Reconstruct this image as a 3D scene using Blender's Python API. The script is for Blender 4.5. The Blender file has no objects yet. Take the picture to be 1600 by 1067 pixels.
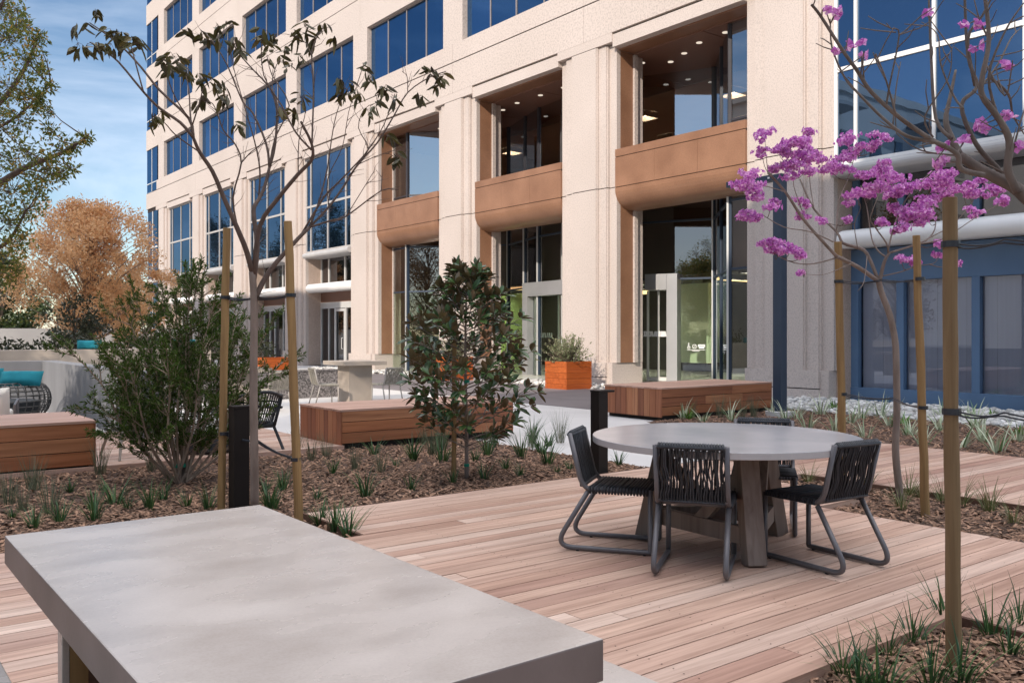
import bpy, bmesh, math, random
from mathutils import Vector, Matrix, Euler
R = math.radians
rnd = random.Random(7)
S = bpy.context.scene
COL = S.collection
# ------------------------------------------------------------------ camera, world, sun, exposure
cam_d = bpy.data.cameras.new("camera"); cam = bpy.data.objects.new("camera", cam_d); COL.objects.link(cam)
cam_d.sensor_width = 36.0; cam_d.lens = 36.0 * 1393 / 1600
cam_d.shift_y = -(533.5 - 521) / 1600
cam_d.clip_start = 0.05; cam_d.clip_end = 2000
CH = 1.45
cam.location = (0, 0, CH)
YAW = math.atan2(1800, 1393)                       # forward = (cos YAW, sin YAW)
cam.rotation_euler = (R(90), 0, YAW - R(90))
S.camera = cam
SUN_DIR = Vector((1.0, 0.5, -0.57)).normalized()     # the way the light travels
SUN_EL = math.asin(-SUN_DIR.z); SUN_AZ = math.atan2(-SUN_DIR.y, -SUN_DIR.x)
sun_d = bpy.data.lights.new("sun", 'SUN'); sun_d.energy = 2.4; sun_d.angle = R(0.6); sun_d.color = (1.0, 0.90, 0.78)
sun = bpy.data.objects.new("sun", sun_d); COL.objects.link(sun)
sun.rotation_euler = SUN_DIR.to_track_quat('-Z', 'Y').to_euler(); sun.location = (-20, -10, 30)
W = bpy.data.worlds.new("World"); S.world = W; W.use_nodes = True
nt = W.node_tree; nt.nodes.clear()
def N(t, typ, **kw):
    n = t.nodes.new(typ)
    for k, v in kw.items(): setattr(n, k, v)
    return n
wo = N(nt, 'ShaderNodeOutputWorld'); bg = N(nt, 'ShaderNodeBackground'); sky = N(nt, 'ShaderNodeTexSky')
sky.sky_type = 'NISHITA'; sky.sun_disc = False; sky.sun_elevation = SUN_EL
sky.sun_rotation = math.pi / 2 - SUN_AZ; sky.air_density = 1.0; sky.dust_density = 0.15; sky.ozone_density = 2.2
tc = N(nt, 'ShaderNodeTexCoord'); mp = N(nt, 'ShaderNodeMapping'); mp.inputs['Scale'].default_value = (1.2, 1.6, 3.6)
mp.inputs['Rotation'].default_value = (0.2, 0.35, 0.5)
nz = N(nt, 'ShaderNodeTexNoise'); nz.inputs['Scale'].default_value = 2.1; nz.inputs['Detail'].default_value = 9; nz.inputs['Roughness'].default_value = 0.58
nz.inputs['Distortion'].default_value = 0.6
cr = N(nt, 'ShaderNodeValToRGB'); cr.color_ramp.elements[0].position = 0.46; cr.color_ramp.elements[1].position = 0.80
cr.color_ramp.elements[1].color = (0.75, 0.75, 0.75, 1)
mx = N(nt, 'ShaderNodeMix', data_type='RGBA'); mx.inputs[7].default_value = (7.4, 8.2, 9.6, 1)
nt.links.new(tc.outputs['Generated'], mp.inputs['Vector']); nt.links.new(mp.outputs[0], nz.inputs['Vector'])
nt.links.new(nz.outputs[0], cr.inputs[0]); nt.links.new(cr.outputs[0], mx.inputs[0]); nt.links.new(sky.outputs[0], mx.inputs[6])
# bright cloud lobe added overhead, out of view, to fill the shade
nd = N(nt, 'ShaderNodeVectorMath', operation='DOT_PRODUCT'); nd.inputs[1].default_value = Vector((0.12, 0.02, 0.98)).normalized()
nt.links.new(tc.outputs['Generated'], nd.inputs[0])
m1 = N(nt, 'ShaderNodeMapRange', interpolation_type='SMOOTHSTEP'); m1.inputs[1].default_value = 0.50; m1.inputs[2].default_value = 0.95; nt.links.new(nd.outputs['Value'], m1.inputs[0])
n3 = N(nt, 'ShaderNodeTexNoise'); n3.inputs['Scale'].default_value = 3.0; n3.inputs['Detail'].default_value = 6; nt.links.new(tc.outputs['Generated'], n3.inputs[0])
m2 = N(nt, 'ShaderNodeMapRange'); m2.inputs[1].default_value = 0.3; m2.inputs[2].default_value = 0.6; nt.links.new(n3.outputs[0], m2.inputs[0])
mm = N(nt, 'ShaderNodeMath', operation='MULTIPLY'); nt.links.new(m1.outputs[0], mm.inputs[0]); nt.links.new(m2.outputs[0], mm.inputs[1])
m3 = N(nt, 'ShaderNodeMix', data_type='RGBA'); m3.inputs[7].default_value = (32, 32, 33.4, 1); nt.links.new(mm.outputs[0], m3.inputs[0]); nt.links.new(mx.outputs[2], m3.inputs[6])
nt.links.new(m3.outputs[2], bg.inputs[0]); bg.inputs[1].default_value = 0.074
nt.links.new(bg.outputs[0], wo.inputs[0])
S.view_settings.view_transform = 'Standard'; S.view_settings.look = 'None'; S.view_settings.gamma = 1; S.view_settings.exposure = 0.95
S.cycles.max_bounces = 10; S.cycles.transparent_max_bounces = 24; S.cycles.caustics_reflective = False; S.cycles.caustics_refractive = False

# ------------------------------------------------------------------ materials
def new_mat(name):
    m = bpy.data.materials.new(name); m.use_nodes = True; t = m.node_tree; t.nodes.clear()
    o = N(t, 'ShaderNodeOutputMaterial'); p = N(t, 'ShaderNodeBsdfPrincipled'); t.links.new(p.outputs[0], o.inputs[0])
    return m, t, p, o
def ramp(t, stops):
    r = N(t, 'ShaderNodeValToRGB'); e = r.color_ramp.elements
    while len(e) < len(stops): e.new(0.5)
    for i, (pos, c) in enumerate(stops): e[i].position = pos; e[i].color = (*c, 1)
    return r
def pm(name, c1, c2=None, scale=4.0, rough=0.6, metal=0.0, spec=0.5, stretch=(1, 1, 1), bump=0.0, bscale=60.0, speck=None, sscale=160.0, island=0.0, detail=5.0, rvar=0.0):
    """noise-mixed principled material; speck = (dark, light) fine granite grain; island = brightness spread per loose piece"""
    m, t, p, o = new_mat(name); L = t.links.new
    tc = N(t, 'ShaderNodeTexCoord'); mp = N(t, 'ShaderNodeMapping'); mp.inputs['Scale'].default_value = stretch
    L(tc.outputs['Object'], mp.inputs['Vector']); vec = mp.outputs[0]
    if island:
        ge = N(t, 'ShaderNodeNewGeometry'); ad = N(t, 'ShaderNodeVectorMath', operation='MULTIPLY_ADD')
        cb = N(t, 'ShaderNodeCombineXYZ')
        for i in range(3): L(ge.outputs['Random Per Island'], cb.inputs[i])
        ad.inputs[1].default_value = (37, 11, 23); L(cb.outputs[0], ad.inputs[0]); L(vec, ad.inputs[2]); vec = ad.outputs[0]
    col = None
    nz = N(t, 'ShaderNodeTexNoise'); nz.inputs['Scale'].default_value = scale; nz.inputs['Detail'].default_value = detail; L(vec, nz.inputs['Vector'])
    r = ramp(t, [(0.32, c1), (0.68, c2 or c1)]); L(nz.outputs[0], r.inputs[0]); col = r.outputs[0]
    if speck:
        n2 = N(t, 'ShaderNodeTexNoise'); n2.inputs['Scale'].default_value = sscale; n2.inputs['Detail'].default_value = 2; L(tc.outputs['Object'], n2.inputs['Vector'])
        r2 = ramp(t, [(0.36, (speck[0],) * 3), (0.5, (1, 1, 1)), (0.66, (speck[1],) * 3)]); L(n2.outputs[0], r2.inputs[0])
        mm = N(t, 'ShaderNodeMix', data_type='RGBA', blend_type='MULTIPLY'); mm.inputs[0].default_value = 1
        L(col, mm.inputs[6]); L(r2.outputs[0], mm.inputs[7]); col = mm.outputs[2]
    if island:
        hv = N(t, 'ShaderNodeHueSaturation'); mr = N(t, 'ShaderNodeMapRange'); mr.inputs[3].default_value = 1 - island; mr.inputs[4].default_value = 1 + island
        L(ge.outputs['Random Per Island'], mr.inputs[0]); L(mr.outputs[0], hv.inputs['Value']); L(col, hv.inputs['Color']); col = hv.outputs[0]
    L(col, p.inputs['Base Color']); p.inputs['Roughness'].default_value = rough; p.inputs['Metallic'].default_value = metal
    p.inputs['Specular IOR Level'].default_value = spec
    if rvar:
        mr2 = N(t, 'ShaderNodeMapRange'); mr2.inputs[3].default_value = rough - rvar; mr2.inputs[4].default_value = rough + rvar
        L(nz.outputs[0], mr2.inputs[0]); L(mr2.outputs[0], p.inputs['Roughness'])
    if bump:
        nb = N(t, 'ShaderNodeTexNoise'); nb.inputs['Scale'].default_value = bscale; nb.inputs['Detail'].default_value = 4; L(vec, nb.inputs['Vector'])
        bp = N(t, 'ShaderNodeBump'); bp.inputs['Strength'].default_value = bump; bp.inputs['Distance'].default_value = 0.01
        L(nb.outputs[0], bp.inputs['Height']); L(bp.outputs[0], p.inputs['Normal'])
    return m
def wood(name, tones, axis=0, rough=0.6, grain=26.0, bump=0.15, spec=0.3, knots=True):
    """planks: a tone per loose board, grain stretched along the board axis"""
    m, t, p, o = new_mat(name); L = t.links.new
    tc = N(t, 'ShaderNodeTexCoord'); ge = N(t, 'ShaderNodeNewGeometry'); cb = N(t, 'ShaderNodeCombineXYZ')
    for i in range(3): L(ge.outputs['Random Per Island'], cb.inputs[i])
    st = [grain] * 3; st[axis] = grain * 0.045
    ad = N(t, 'ShaderNodeVectorMath', operation='MULTIPLY_ADD'); ad.inputs[1].default_value = (91, 57, 33)
    mp = N(t, 'ShaderNodeMapping'); mp.inputs['Scale'].default_value = st; L(tc.outputs['Object'], mp.inputs[0])
    L(cb.outputs[0], ad.inputs[0]); L(mp.outputs[0], ad.inputs[2])
    n1 = N(t, 'ShaderNodeTexNoise'); n1.inputs['Scale'].default_value = 1.0; n1.inputs['Detail'].default_value = 6; n1.inputs['Distortion'].default_value = 0.7; L(ad.outputs[0], n1.inputs[0])
    n2 = N(t, 'ShaderNodeTexNoise'); n2.inputs['Scale'].default_value = 0.12; n2.inputs['Detail'].default_value = 3; n2.inputs['Distortion'].default_value = 2.0; L(ad.outputs[0], n2.inputs[0])
    k = len(tones); base = ramp(t, [((i + 0.5) / k, c) for i, c in enumerate(tones)]); L(ge.outputs['Random Per Island'], base.inputs[0])
    r1 = ramp(t, [(0.3, (0.76, 0.72, 0.70)), (0.55, (1, 1, 1)), (0.8, (1.12, 1.1, 1.08))]); L(n1.outputs[0], r1.inputs[0])
    r2 = ramp(t, [(0.35, (0.84, 0.80, 0.78)), (0.62, (1.1, 1.1, 1.1))]); L(n2.outputs[0], r2.inputs[0])
    a = N(t, 'ShaderNodeMix', data_type='RGBA', blend_type='MULTIPLY'); a.inputs[0].default_value = 1; L(base.outputs[0], a.inputs[6]); L(r1.outputs[0], a.inputs[7])
    b = N(t, 'ShaderNodeMix', data_type='RGBA', blend_type='MULTIPLY'); b.inputs[0].default_value = 1; L(a.outputs[2], b.inputs[6]); L(r2.outputs[0], b.inputs[7])
    L(b.outputs[2], p.inputs['Base Color']); p.inputs['Roughness'].default_value = rough; p.inputs['Specular IOR Level'].default_value = spec
    bp = N(t, 'ShaderNodeBump'); bp.inputs['Strength'].default_value = bump; bp.inputs['Distance'].default_value = 0.004; L(n1.outputs[0], bp.inputs['Height']); L(bp.outputs[0], p.inputs['Normal'])
    return m
def leafm(name, c1, c2, under=None, trans=0.3, rough=0.45, spec=0.4, c3=None):
    m, t, p, o = new_mat(name); L = t.links.new
    ge = N(t, 'ShaderNodeNewGeometry'); st = [(0.1, c1), (0.75, c2)]
    if c3: st.append((0.95, c3))
    r = ramp(t, st); L(ge.outputs['Random Per Island'], r.inputs[0]); col = r.outputs[0]
    if under:
        u = N(t, 'ShaderNodeMix', data_type='RGBA'); u.inputs[7].default_value = (*under, 1); L(ge.outputs['Backfacing'], u.inputs[0]); L(col, u.inputs[6]); col = u.outputs[2]
    L(col, p.inputs['Base Color']); p.inputs['Roughness'].default_value = rough; p.inputs['Specular IOR Level'].default_value = spec
    if trans:
        tr = N(t, 'ShaderNodeBsdfTranslucent'); L(col, tr.inputs[0]); ms = N(t, 'ShaderNodeMixShader'); ms.inputs[0].default_value = trans
        L(p.outputs[0], ms.inputs[1]); L(tr.outputs[0], ms.inputs[2]); L(ms.outputs[0], o.inputs[0])
    return m
def glassm(name, tint, refl, body=None, rough=0.0, wob=0.0):
    """coated glazing: mirror part + clear part (or a dark opaque body behind the coating)"""
    m, t, p, o = new_mat(name); L = t.links.new
    gl = N(t, 'ShaderNodeBsdfGlossy'); gl.inputs['Roughness'].default_value = rough; gl.inputs[0].default_value = (*refl, 1)
    if body: b = N(t, 'ShaderNodeBsdfDiffuse'); b.inputs[0].default_value = (*body, 1)
    else: b = N(t, 'ShaderNodeBsdfTransparent'); b.inputs[0].default_value = (*tint, 1)
    if body:                                             # panes differ a little, one to the next
        ge = N(t, 'ShaderNodeNewGeometry'); rr = ramp(t, [(0.0, tuple(c * .72 for c in refl)), (0.55, refl), (1.0, tuple(min(1, c * 1.25) for c in refl))]); L(ge.outputs['Random Per Island'], rr.inputs[0]); L(rr.outputs[0], gl.inputs[0])
        rb = ramp(t, [(0.6, body), (1.0, tuple(c * 2.2 + .012 for c in body))]); L(ge.outputs['Random Per Island'], rb.inputs[0]); L(rb.outputs[0], b.inputs[0])
    lw = N(t, 'ShaderNodeLayerWeight'); lw.inputs[0].default_value = 0.35
    mr = N(t, 'ShaderNodeMapRange'); mr.inputs[3].default_value = {'lobby_glass': 0.12, 'screened_blue_glass': 0.13, 'bronze_glass': 0.36}.get(name, 0.30) if not body else 0.55; mr.inputs[4].default_value = 0.85; L(lw.outputs['Fresnel'], mr.inputs[0])
    ms = N(t, 'ShaderNodeMixShader'); L(mr.outputs[0], ms.inputs[0]); L(b.outputs[0], ms.inputs[1]); L(gl.outputs[0], ms.inputs[2]); L(ms.outputs[0], o.inputs[0])
    if wob:
        tc = N(t, 'ShaderNodeTexCoord'); nz = N(t, 'ShaderNodeTexNoise'); nz.inputs['Scale'].default_value = 0.9; L(tc.outputs['Object'], nz.inputs[0])
        bp = N(t, 'ShaderNodeBump'); bp.inputs['Strength'].default_value = wob; bp.inputs['Distance'].default_value = 0.02; L(nz.outputs[0], bp.inputs['Height']); L(bp.outputs[0], gl.inputs['Normal'])
    return m
def emis(name, c, s):
    m, t, p, o = new_mat(name); e = N(t, 'ShaderNodeEmission'); e.inputs[0].default_value = (*c, 1); e.inputs[1].default_value = s; t.links.new(e.outputs[0], o.inputs[0]); return m
M = {}
M['granite'] = pm('pale_granite', (0.50, 0.425, 0.38), (0.55, 0.47, 0.425), 0.45, 0.72, speck=(0.83, 1.05), sscale=30)
M['granite_far'] = pm('pale_granite_panel', (0.505, 0.43, 0.385), (0.545, 0.465, 0.42), 0.3, 0.75, speck=(0.80, 1.06), sscale=18)
M['brown'] = pm('brown_granite', (0.22, 0.108, 0.060), (0.295, 0.152, 0.088), 1.1, 0.40, speck=(0.85, 1.12), sscale=60)
M['pinkwall'] = pm('pink_granite_wall', (0.46, 0.35, 0.29), (0.52, 0.40, 0.33), 0.6, 0.7, speck=(0.82, 1.1), sscale=40)
M['joint'] = pm('dark_joint', (0.03, 0.02, 0.02), rough=0.9)
M['soffit'] = pm('brown_soffit', (0.19, 0.10, 0.07), (0.225, 0.12, 0.085), 0.6, 0.5)
M['glass_blue'] = glassm('blue_coated_glass', None, (0.14, 0.26, 0.44), body=(0.004, 0.02, 0.06), wob=0.10)
M['glass_tall'] = glassm('tall_coated_glass', None, (0.17, 0.27, 0.42), body=(0.004, 0.01, 0.02), wob=0.10)
M['glass_lobby'] = glassm('lobby_glass', (0.80, 0.90, 0.80), (0.80, 0.88, 0.92))
M['glass_loggia'] = glassm('bronze_glass', (0.66, 0.60, 0.52), (0.75, 0.85, 0.95))
M['glass_grey'] = glassm('grey_glass', (0.40, 0.37, 0.36), (0.5, 0.5, 0.52))
M['glass_navy'] = glassm('screened_blue_glass', (0.85, 0.87, 0.92), (0.6, 0.66, 0.78))
M['alu'] = pm('pale_aluminium', (0.66, 0.65, 0.63), (0.72, 0.71, 0.69), 2, 0.4, metal=0.25)
M['tallframe'] = pm('grey_window_frame', (0.42, 0.39, 0.37), (0.47, 0.44, 0.42), 2, 0.4)
M['winframe'] = pm('pinkish_grey_window_frame', (0.26, 0.22, 0.21), (0.30, 0.26, 0.25), 2, 0.4)
M['white'] = pm('white_painted_metal', (0.74, 0.72, 0.70), (0.80, 0.78, 0.76), 1.5, 0.4)
M['portal'] = pm('grey_metal_portal', (0.36, 0.36, 0.37), (0.41, 0.41, 0.42), 1.2, 0.38, metal=0.35)
M['bluesteel'] = pm('dark_blue_steel', (0.024, 0.040, 0.068), (0.030, 0.048, 0.08), 2, 0.4)
M['blueframe'] = pm('blue_painted_frame', (0.09, 0.16, 0.27), (0.10, 0.175, 0.29), 2, 0.42)
M['bronze'] = pm('dark_bronze_frame', (0.035, 0.033, 0.04), (0.05, 0.047, 0.055), 2, 0.4)
M['greywall'] = pm('grey_stucco', (0.36, 0.345, 0.335), (0.42, 0.405, 0.39), 0.4, 0.85, bump=0.2, bscale=40)
M['darkwin'] = pm('dark_window', (0.03, 0.035, 0.045), rough=0.1)
M['lobbyfloor'] = pm('pale_lobby_floor', (0.62, 0.60, 0.53), (0.70, 0.68, 0.60), 0.8, 0.2)
M['green'] = pm('pale_green_panel', (0.56, 0.62, 0.46), (0.62, 0.68, 0.52), 0.6, 0.5)
M['lime'] = pm('lime_panel', (0.52, 0.70, 0.20), (0.58, 0.75, 0.26), 0.5, 0.5)
M['darkint'] = pm('dark_interior', (0.05, 0.042, 0.038), (0.08, 0.066, 0.058), 0.7, 0.8)
M['ceilint'] = pm('office_ceiling', (0.58, 0.50, 0.42), (0.64, 0.56, 0.47), 0.8, 0.8)
M['warm'] = emis('warm_cove_light', (1.0, 0.62, 0.28), 1.6)
M['lamp'] = emis('lobby_fill_glow', (1.0, 0.95, 0.84), 28.0)  # unseen emitter added to brighten the lobby
M['office_fill'] = emis('office_fill_glow', (1.0, 0.90, 0.75), 10.0)  # unseen emitter added to lift the dark offices upstairs
M['ledge'] = pm('shade_grey_ledge', (0.42, 0.405, 0.40), (0.48, 0.465, 0.455), 1.5, 0.45)  # white ledge coloured grey to carry the shade on its underside
M['bulb'] = emis('warm_bulb', (1.0, 0.72, 0.38), 7.0)
M['downlight'] = emis('downlight_disc', (1.0, 0.86, 0.70), 0.45)
M['blind'] = pm('grey_blue_screen', (0.64, 0.65, 0.72), (0.70, 0.71, 0.78), 1.4, 0.8, stretch=(1, 9, 0.3))
M['decal'] = pm('white_vinyl', (0.85, 0.85, 0.85), rough=0.6)
M['deck'] = wood('weathered_hardwood_deck', [(0.43, 0.27, 0.20), (0.53, 0.36, 0.275), (0.48, 0.31, 0.235), (0.57, 0.405, 0.32), (0.50, 0.33, 0.25), (0.38, 0.225, 0.17), (0.59, 0.44, 0.355)], 0, 0.5, grain=42.0, bump=0.25)
M['decku'] = pm('deck_understructure', (0.02, 0.013, 0.01), rough=0.95)
M['edging'] = wood('dark_edging_board', [(0.13, 0.07, 0.048), (0.16, 0.09, 0.06)], 0, 0.7)
M['bench'] = wood('red_hardwood_bench', [(0.29, 0.105, 0.05), (0.38, 0.155, 0.07), (0.23, 0.082, 0.042), (0.45, 0.20, 0.095), (0.33, 0.125, 0.058), (0.40, 0.15, 0.062)], 0, 0.45)
M['benchv'] = wood('red_hardwood_bench_end', [(0.27, 0.10, 0.052), (0.36, 0.14, 0.068), (0.19, 0.072, 0.042), (0.47, 0.21, 0.105), (0.30, 0.11, 0.056), (0.40, 0.165, 0.08)], 2, 0.45)
M['benchtop'] = wood('bleached_bench_top', [(0.50, 0.31, 0.235), (0.55, 0.36, 0.28), (0.46, 0.28, 0.21)], 0, 0.5)
M['orange'] = wood('oiled_orange_wood', [(0.40, 0.095, 0.022), (0.47, 0.12, 0.03), (0.36, 0.08, 0.02), (0.43, 0.105, 0.027)], 0, 0.35)
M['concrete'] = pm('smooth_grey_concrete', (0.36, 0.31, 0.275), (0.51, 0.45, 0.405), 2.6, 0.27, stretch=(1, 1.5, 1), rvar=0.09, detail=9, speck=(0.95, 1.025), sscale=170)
M['concside'] = pm('dark_concrete', (0.115, 0.09, 0.082), (0.17, 0.135, 0.125), 3, 0.5, detail=7, bump=0.05)
M['tabletop'] = pm('grey_stone_tabletop', (0.36, 0.35, 0.36), (0.43, 0.41, 0.41), 2.2, 0.21, rvar=0.05, spec=0.6)
M['teak'] = wood('greyed_teak', [(0.20, 0.155, 0.13), (0.24, 0.185, 0.155), (0.18, 0.14, 0.12)], 2, 0.6)
M['frame'] = pm('grey_powder_coated_tube', (0.115, 0.105, 0.11), (0.135, 0.125, 0.13), 3, 0.42, metal=0.2)
M['rope'] = pm('charcoal_rope', (0.016, 0.017, 0.021), (0.03, 0.032, 0.038), 30, 0.6, island=0.5)
M['rope_pale'] = pm('pale_grey_rope', (0.24, 0.215, 0.175), (0.31, 0.28, 0.23), 30, 0.7, island=0.25)  # pale cords for the chairs at the far tables
M['frame_pale'] = pm('pale_tube', (0.36, 0.32, 0.28), rough=0.45)  # pale tube for the far chairs and the strap chair legs
M['wicker'] = pm('grey_wicker', (0.06, 0.056, 0.053), (0.09, 0.085, 0.08), 20, 0.6, island=0.3)
M['teal'] = pm('teal_cushion_cloth', (0.006, 0.17, 0.22), (0.01, 0.21, 0.26), 6, 0.9, bump=0.1, bscale=300)
M['white_cloth'] = pm('white_cushion_cloth', (0.66, 0.63, 0.58), (0.72, 0.69, 0.64), 4, 0.95, bump=0.15, bscale=200)
M['stake'] = wood('peeled_pine_stake', [(0.27, 0.165, 0.07), (0.31, 0.195, 0.083)], 2, 0.7, grain=30)
M['stake_dark'] = wood('weathered_pine_stake', [(0.20, 0.135, 0.07), (0.23, 0.155, 0.08)], 2, 0.75, grain=30)
M['rubber'] = pm('black_rubber_strap', (0.012, 0.013, 0.018), (0.02, 0.022, 0.03), 10, 0.4)
M['bark'] = pm('smooth_grey_bark', (0.165, 0.12, 0.095), (0.26, 0.20, 0.165), 14, 0.85, stretch=(1, 1, 0.25), bump=0.4, bscale=30)
M['bark_grey'] = pm('grey_brown_bark', (0.095, 0.072, 0.06), (0.17, 0.135, 0.115), 16, 0.9, stretch=(1, 1, 0.3), bump=0.5, bscale=35)
M['bark_dark'] = pm('dark_twig_bark', (0.085, 0.055, 0.042), (0.14, 0.095, 0.075), 12, 0.85, bump=0.3, bscale=40)
M['bark_tan'] = pm('tan_papery_bark', (0.26, 0.18, 0.13), (0.36, 0.27, 0.20), 14, 0.9, stretch=(1, 1, 0.3), bump=0.4, bscale=30)
M['mulch'] = pm('brown_mulch', (0.055, 0.03, 0.02), (0.14, 0.08, 0.055), 38, 0.95, bump=1.0, bscale=70, speck=(0.55, 1.5), sscale=90)
M['chip'] = pm('wood_chip', (0.16, 0.085, 0.05), (0.31, 0.185, 0.12), 8, 0.9, island=0.8)
M['stone'] = pm('river_stone', (0.48, 0.46, 0.43), (0.60, 0.58, 0.55), 5, 0.75, island=0.35)
M['paving'] = pm('pale_concrete_paving', (0.52, 0.50, 0.48), (0.60, 0.575, 0.55), 0.8, 0.7, bump=0.08, bscale=50, detail=8)
M['paving_dark'] = pm('dark_paving', (0.145, 0.125, 0.125), (0.19, 0.165, 0.165), 0.9, 0.75, detail=8)
M['granite_dark'] = pm('dark_flamed_granite', (0.14, 0.125, 0.12), (0.19, 0.17, 0.165), 3, 0.9, speck=(0.35, 1.7), sscale=30, bump=0.5, bscale=30)
M['sandconc'] = pm('sand_coloured_concrete', (0.34, 0.285, 0.235), (0.42, 0.355, 0.295), 1.5, 0.75, detail=7)
M['wallconc'] = pm('board_marked_concrete', (0.14, 0.14, 0.147), (0.20, 0.20, 0.21), 1.2, 0.8, stretch=(1, 1, 0.3), detail=8)
M['ground'] = pm('dry_ground', (0.20, 0.17, 0.13), (0.27, 0.23, 0.18), 0.3, 0.95)
M['bollard'] = pm('bollard_bronze', (0.014, 0.010, 0.009), (0.018, 0.014, 0.012), 3, 0.6, spec=0.2)
M['tape'] = pm('green_tape', (0.0, 0.22, 0.13), rough=0.5)
M['leaf_t1'] = leafm('olive_brown_leaf', (0.05, 0.038, 0.012), (0.085, 0.075, 0.02), trans=0.2, c3=(0.13, 0.10, 0.03))
M['leaf_shrub'] = leafm('bottlebrush_leaf', (0.032, 0.066, 0.010), (0.10, 0.16, 0.028), trans=0.25, spec=0.2, c3=(0.11, 0.14, 0.04))
M['leaf_mag'] = leafm('glossy_magnolia_leaf', (0.035, 0.075, 0.028), (0.085, 0.145, 0.048), under=(0.15, 0.105, 0.055), trans=0.08, rough=0.26, spec=0.6, c3=(0.07, 0.12, 0.03))
M['leaf_t4'] = leafm('live_oak_leaf', (0.09, 0.125, 0.025), (0.20, 0.21, 0.04), trans=0.45, c3=(0.42, 0.26, 0.06))
M['leaf_orange'] = leafm('autumn_tan_leaf', (0.72, 0.44, 0.22), (0.84, 0.57, 0.33), trans=0.4, c3=(0.56, 0.32, 0.14), rough=0.7)
M['leaf_bg'] = leafm('hedge_leaf', (0.02, 0.04, 0.012), (0.055, 0.085, 0.02), trans=0.2, c3=(0.12, 0.12, 0.03))
M['leaf_dark'] = leafm('dark_hanging_leaf', (0.02, 0.028, 0.014), (0.04, 0.045, 0.018), trans=0.15)
M['leaf_gold'] = leafm('brown_autumn_leaf', (0.16, 0.10, 0.05), (0.24, 0.15, 0.07), trans=0.2)
M['blade'] = leafm('dark_green_blade', (0.02, 0.06, 0.02), (0.05, 0.12, 0.035), trans=0.2, c3=(0.10, 0.17, 0.05))
M['fineblade'] = leafm('grey_green_blade', (0.09, 0.11, 0.07), (0.15, 0.17, 0.10), trans=0.2, c3=(0.20, 0.19, 0.11))
M['flaxblade'] = leafm('striped_pale_blade', (0.36, 0.42, 0.26), (0.55, 0.58, 0.42), trans=0.2, c3=(0.12, 0.22, 0.08))
M['lushblade'] = leafm('bright_green_leaf', (0.06, 0.16, 0.02), (0.13, 0.26, 0.04), trans=0.3)
M['dryblade'] = leafm('tan_green_blade', (0.14, 0.15, 0.05), (0.22, 0.20, 0.09), trans=0.2, c3=(0.06, 0.13, 0.03))
M['planter_leaf'] = leafm('pale_green_planter_leaf', (0.16, 0.20, 0.09), (0.28, 0.31, 0.16), trans=0.3, c3=(0.42, 0.38, 0.26))
M['petal'] = leafm('magenta_petal', (0.52, 0.13, 0.50), (0.82, 0.38, 0.74), trans=0.35, rough=0.6, c3=(0.92, 0.60, 0.82))
M['soil'] = pm('potting_soil', (0.04, 0.025, 0.018), rough=0.95)
M['lounge_cloth'] = pm('charcoal_upholstery', (0.03, 0.032, 0.035), (0.045, 0.047, 0.05), 8, 0.85)
M['rooftile'] = pm('red_clay_roof', (0.30, 0.12, 0.06), (0.36, 0.16, 0.08), 3, 0.8)

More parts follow.
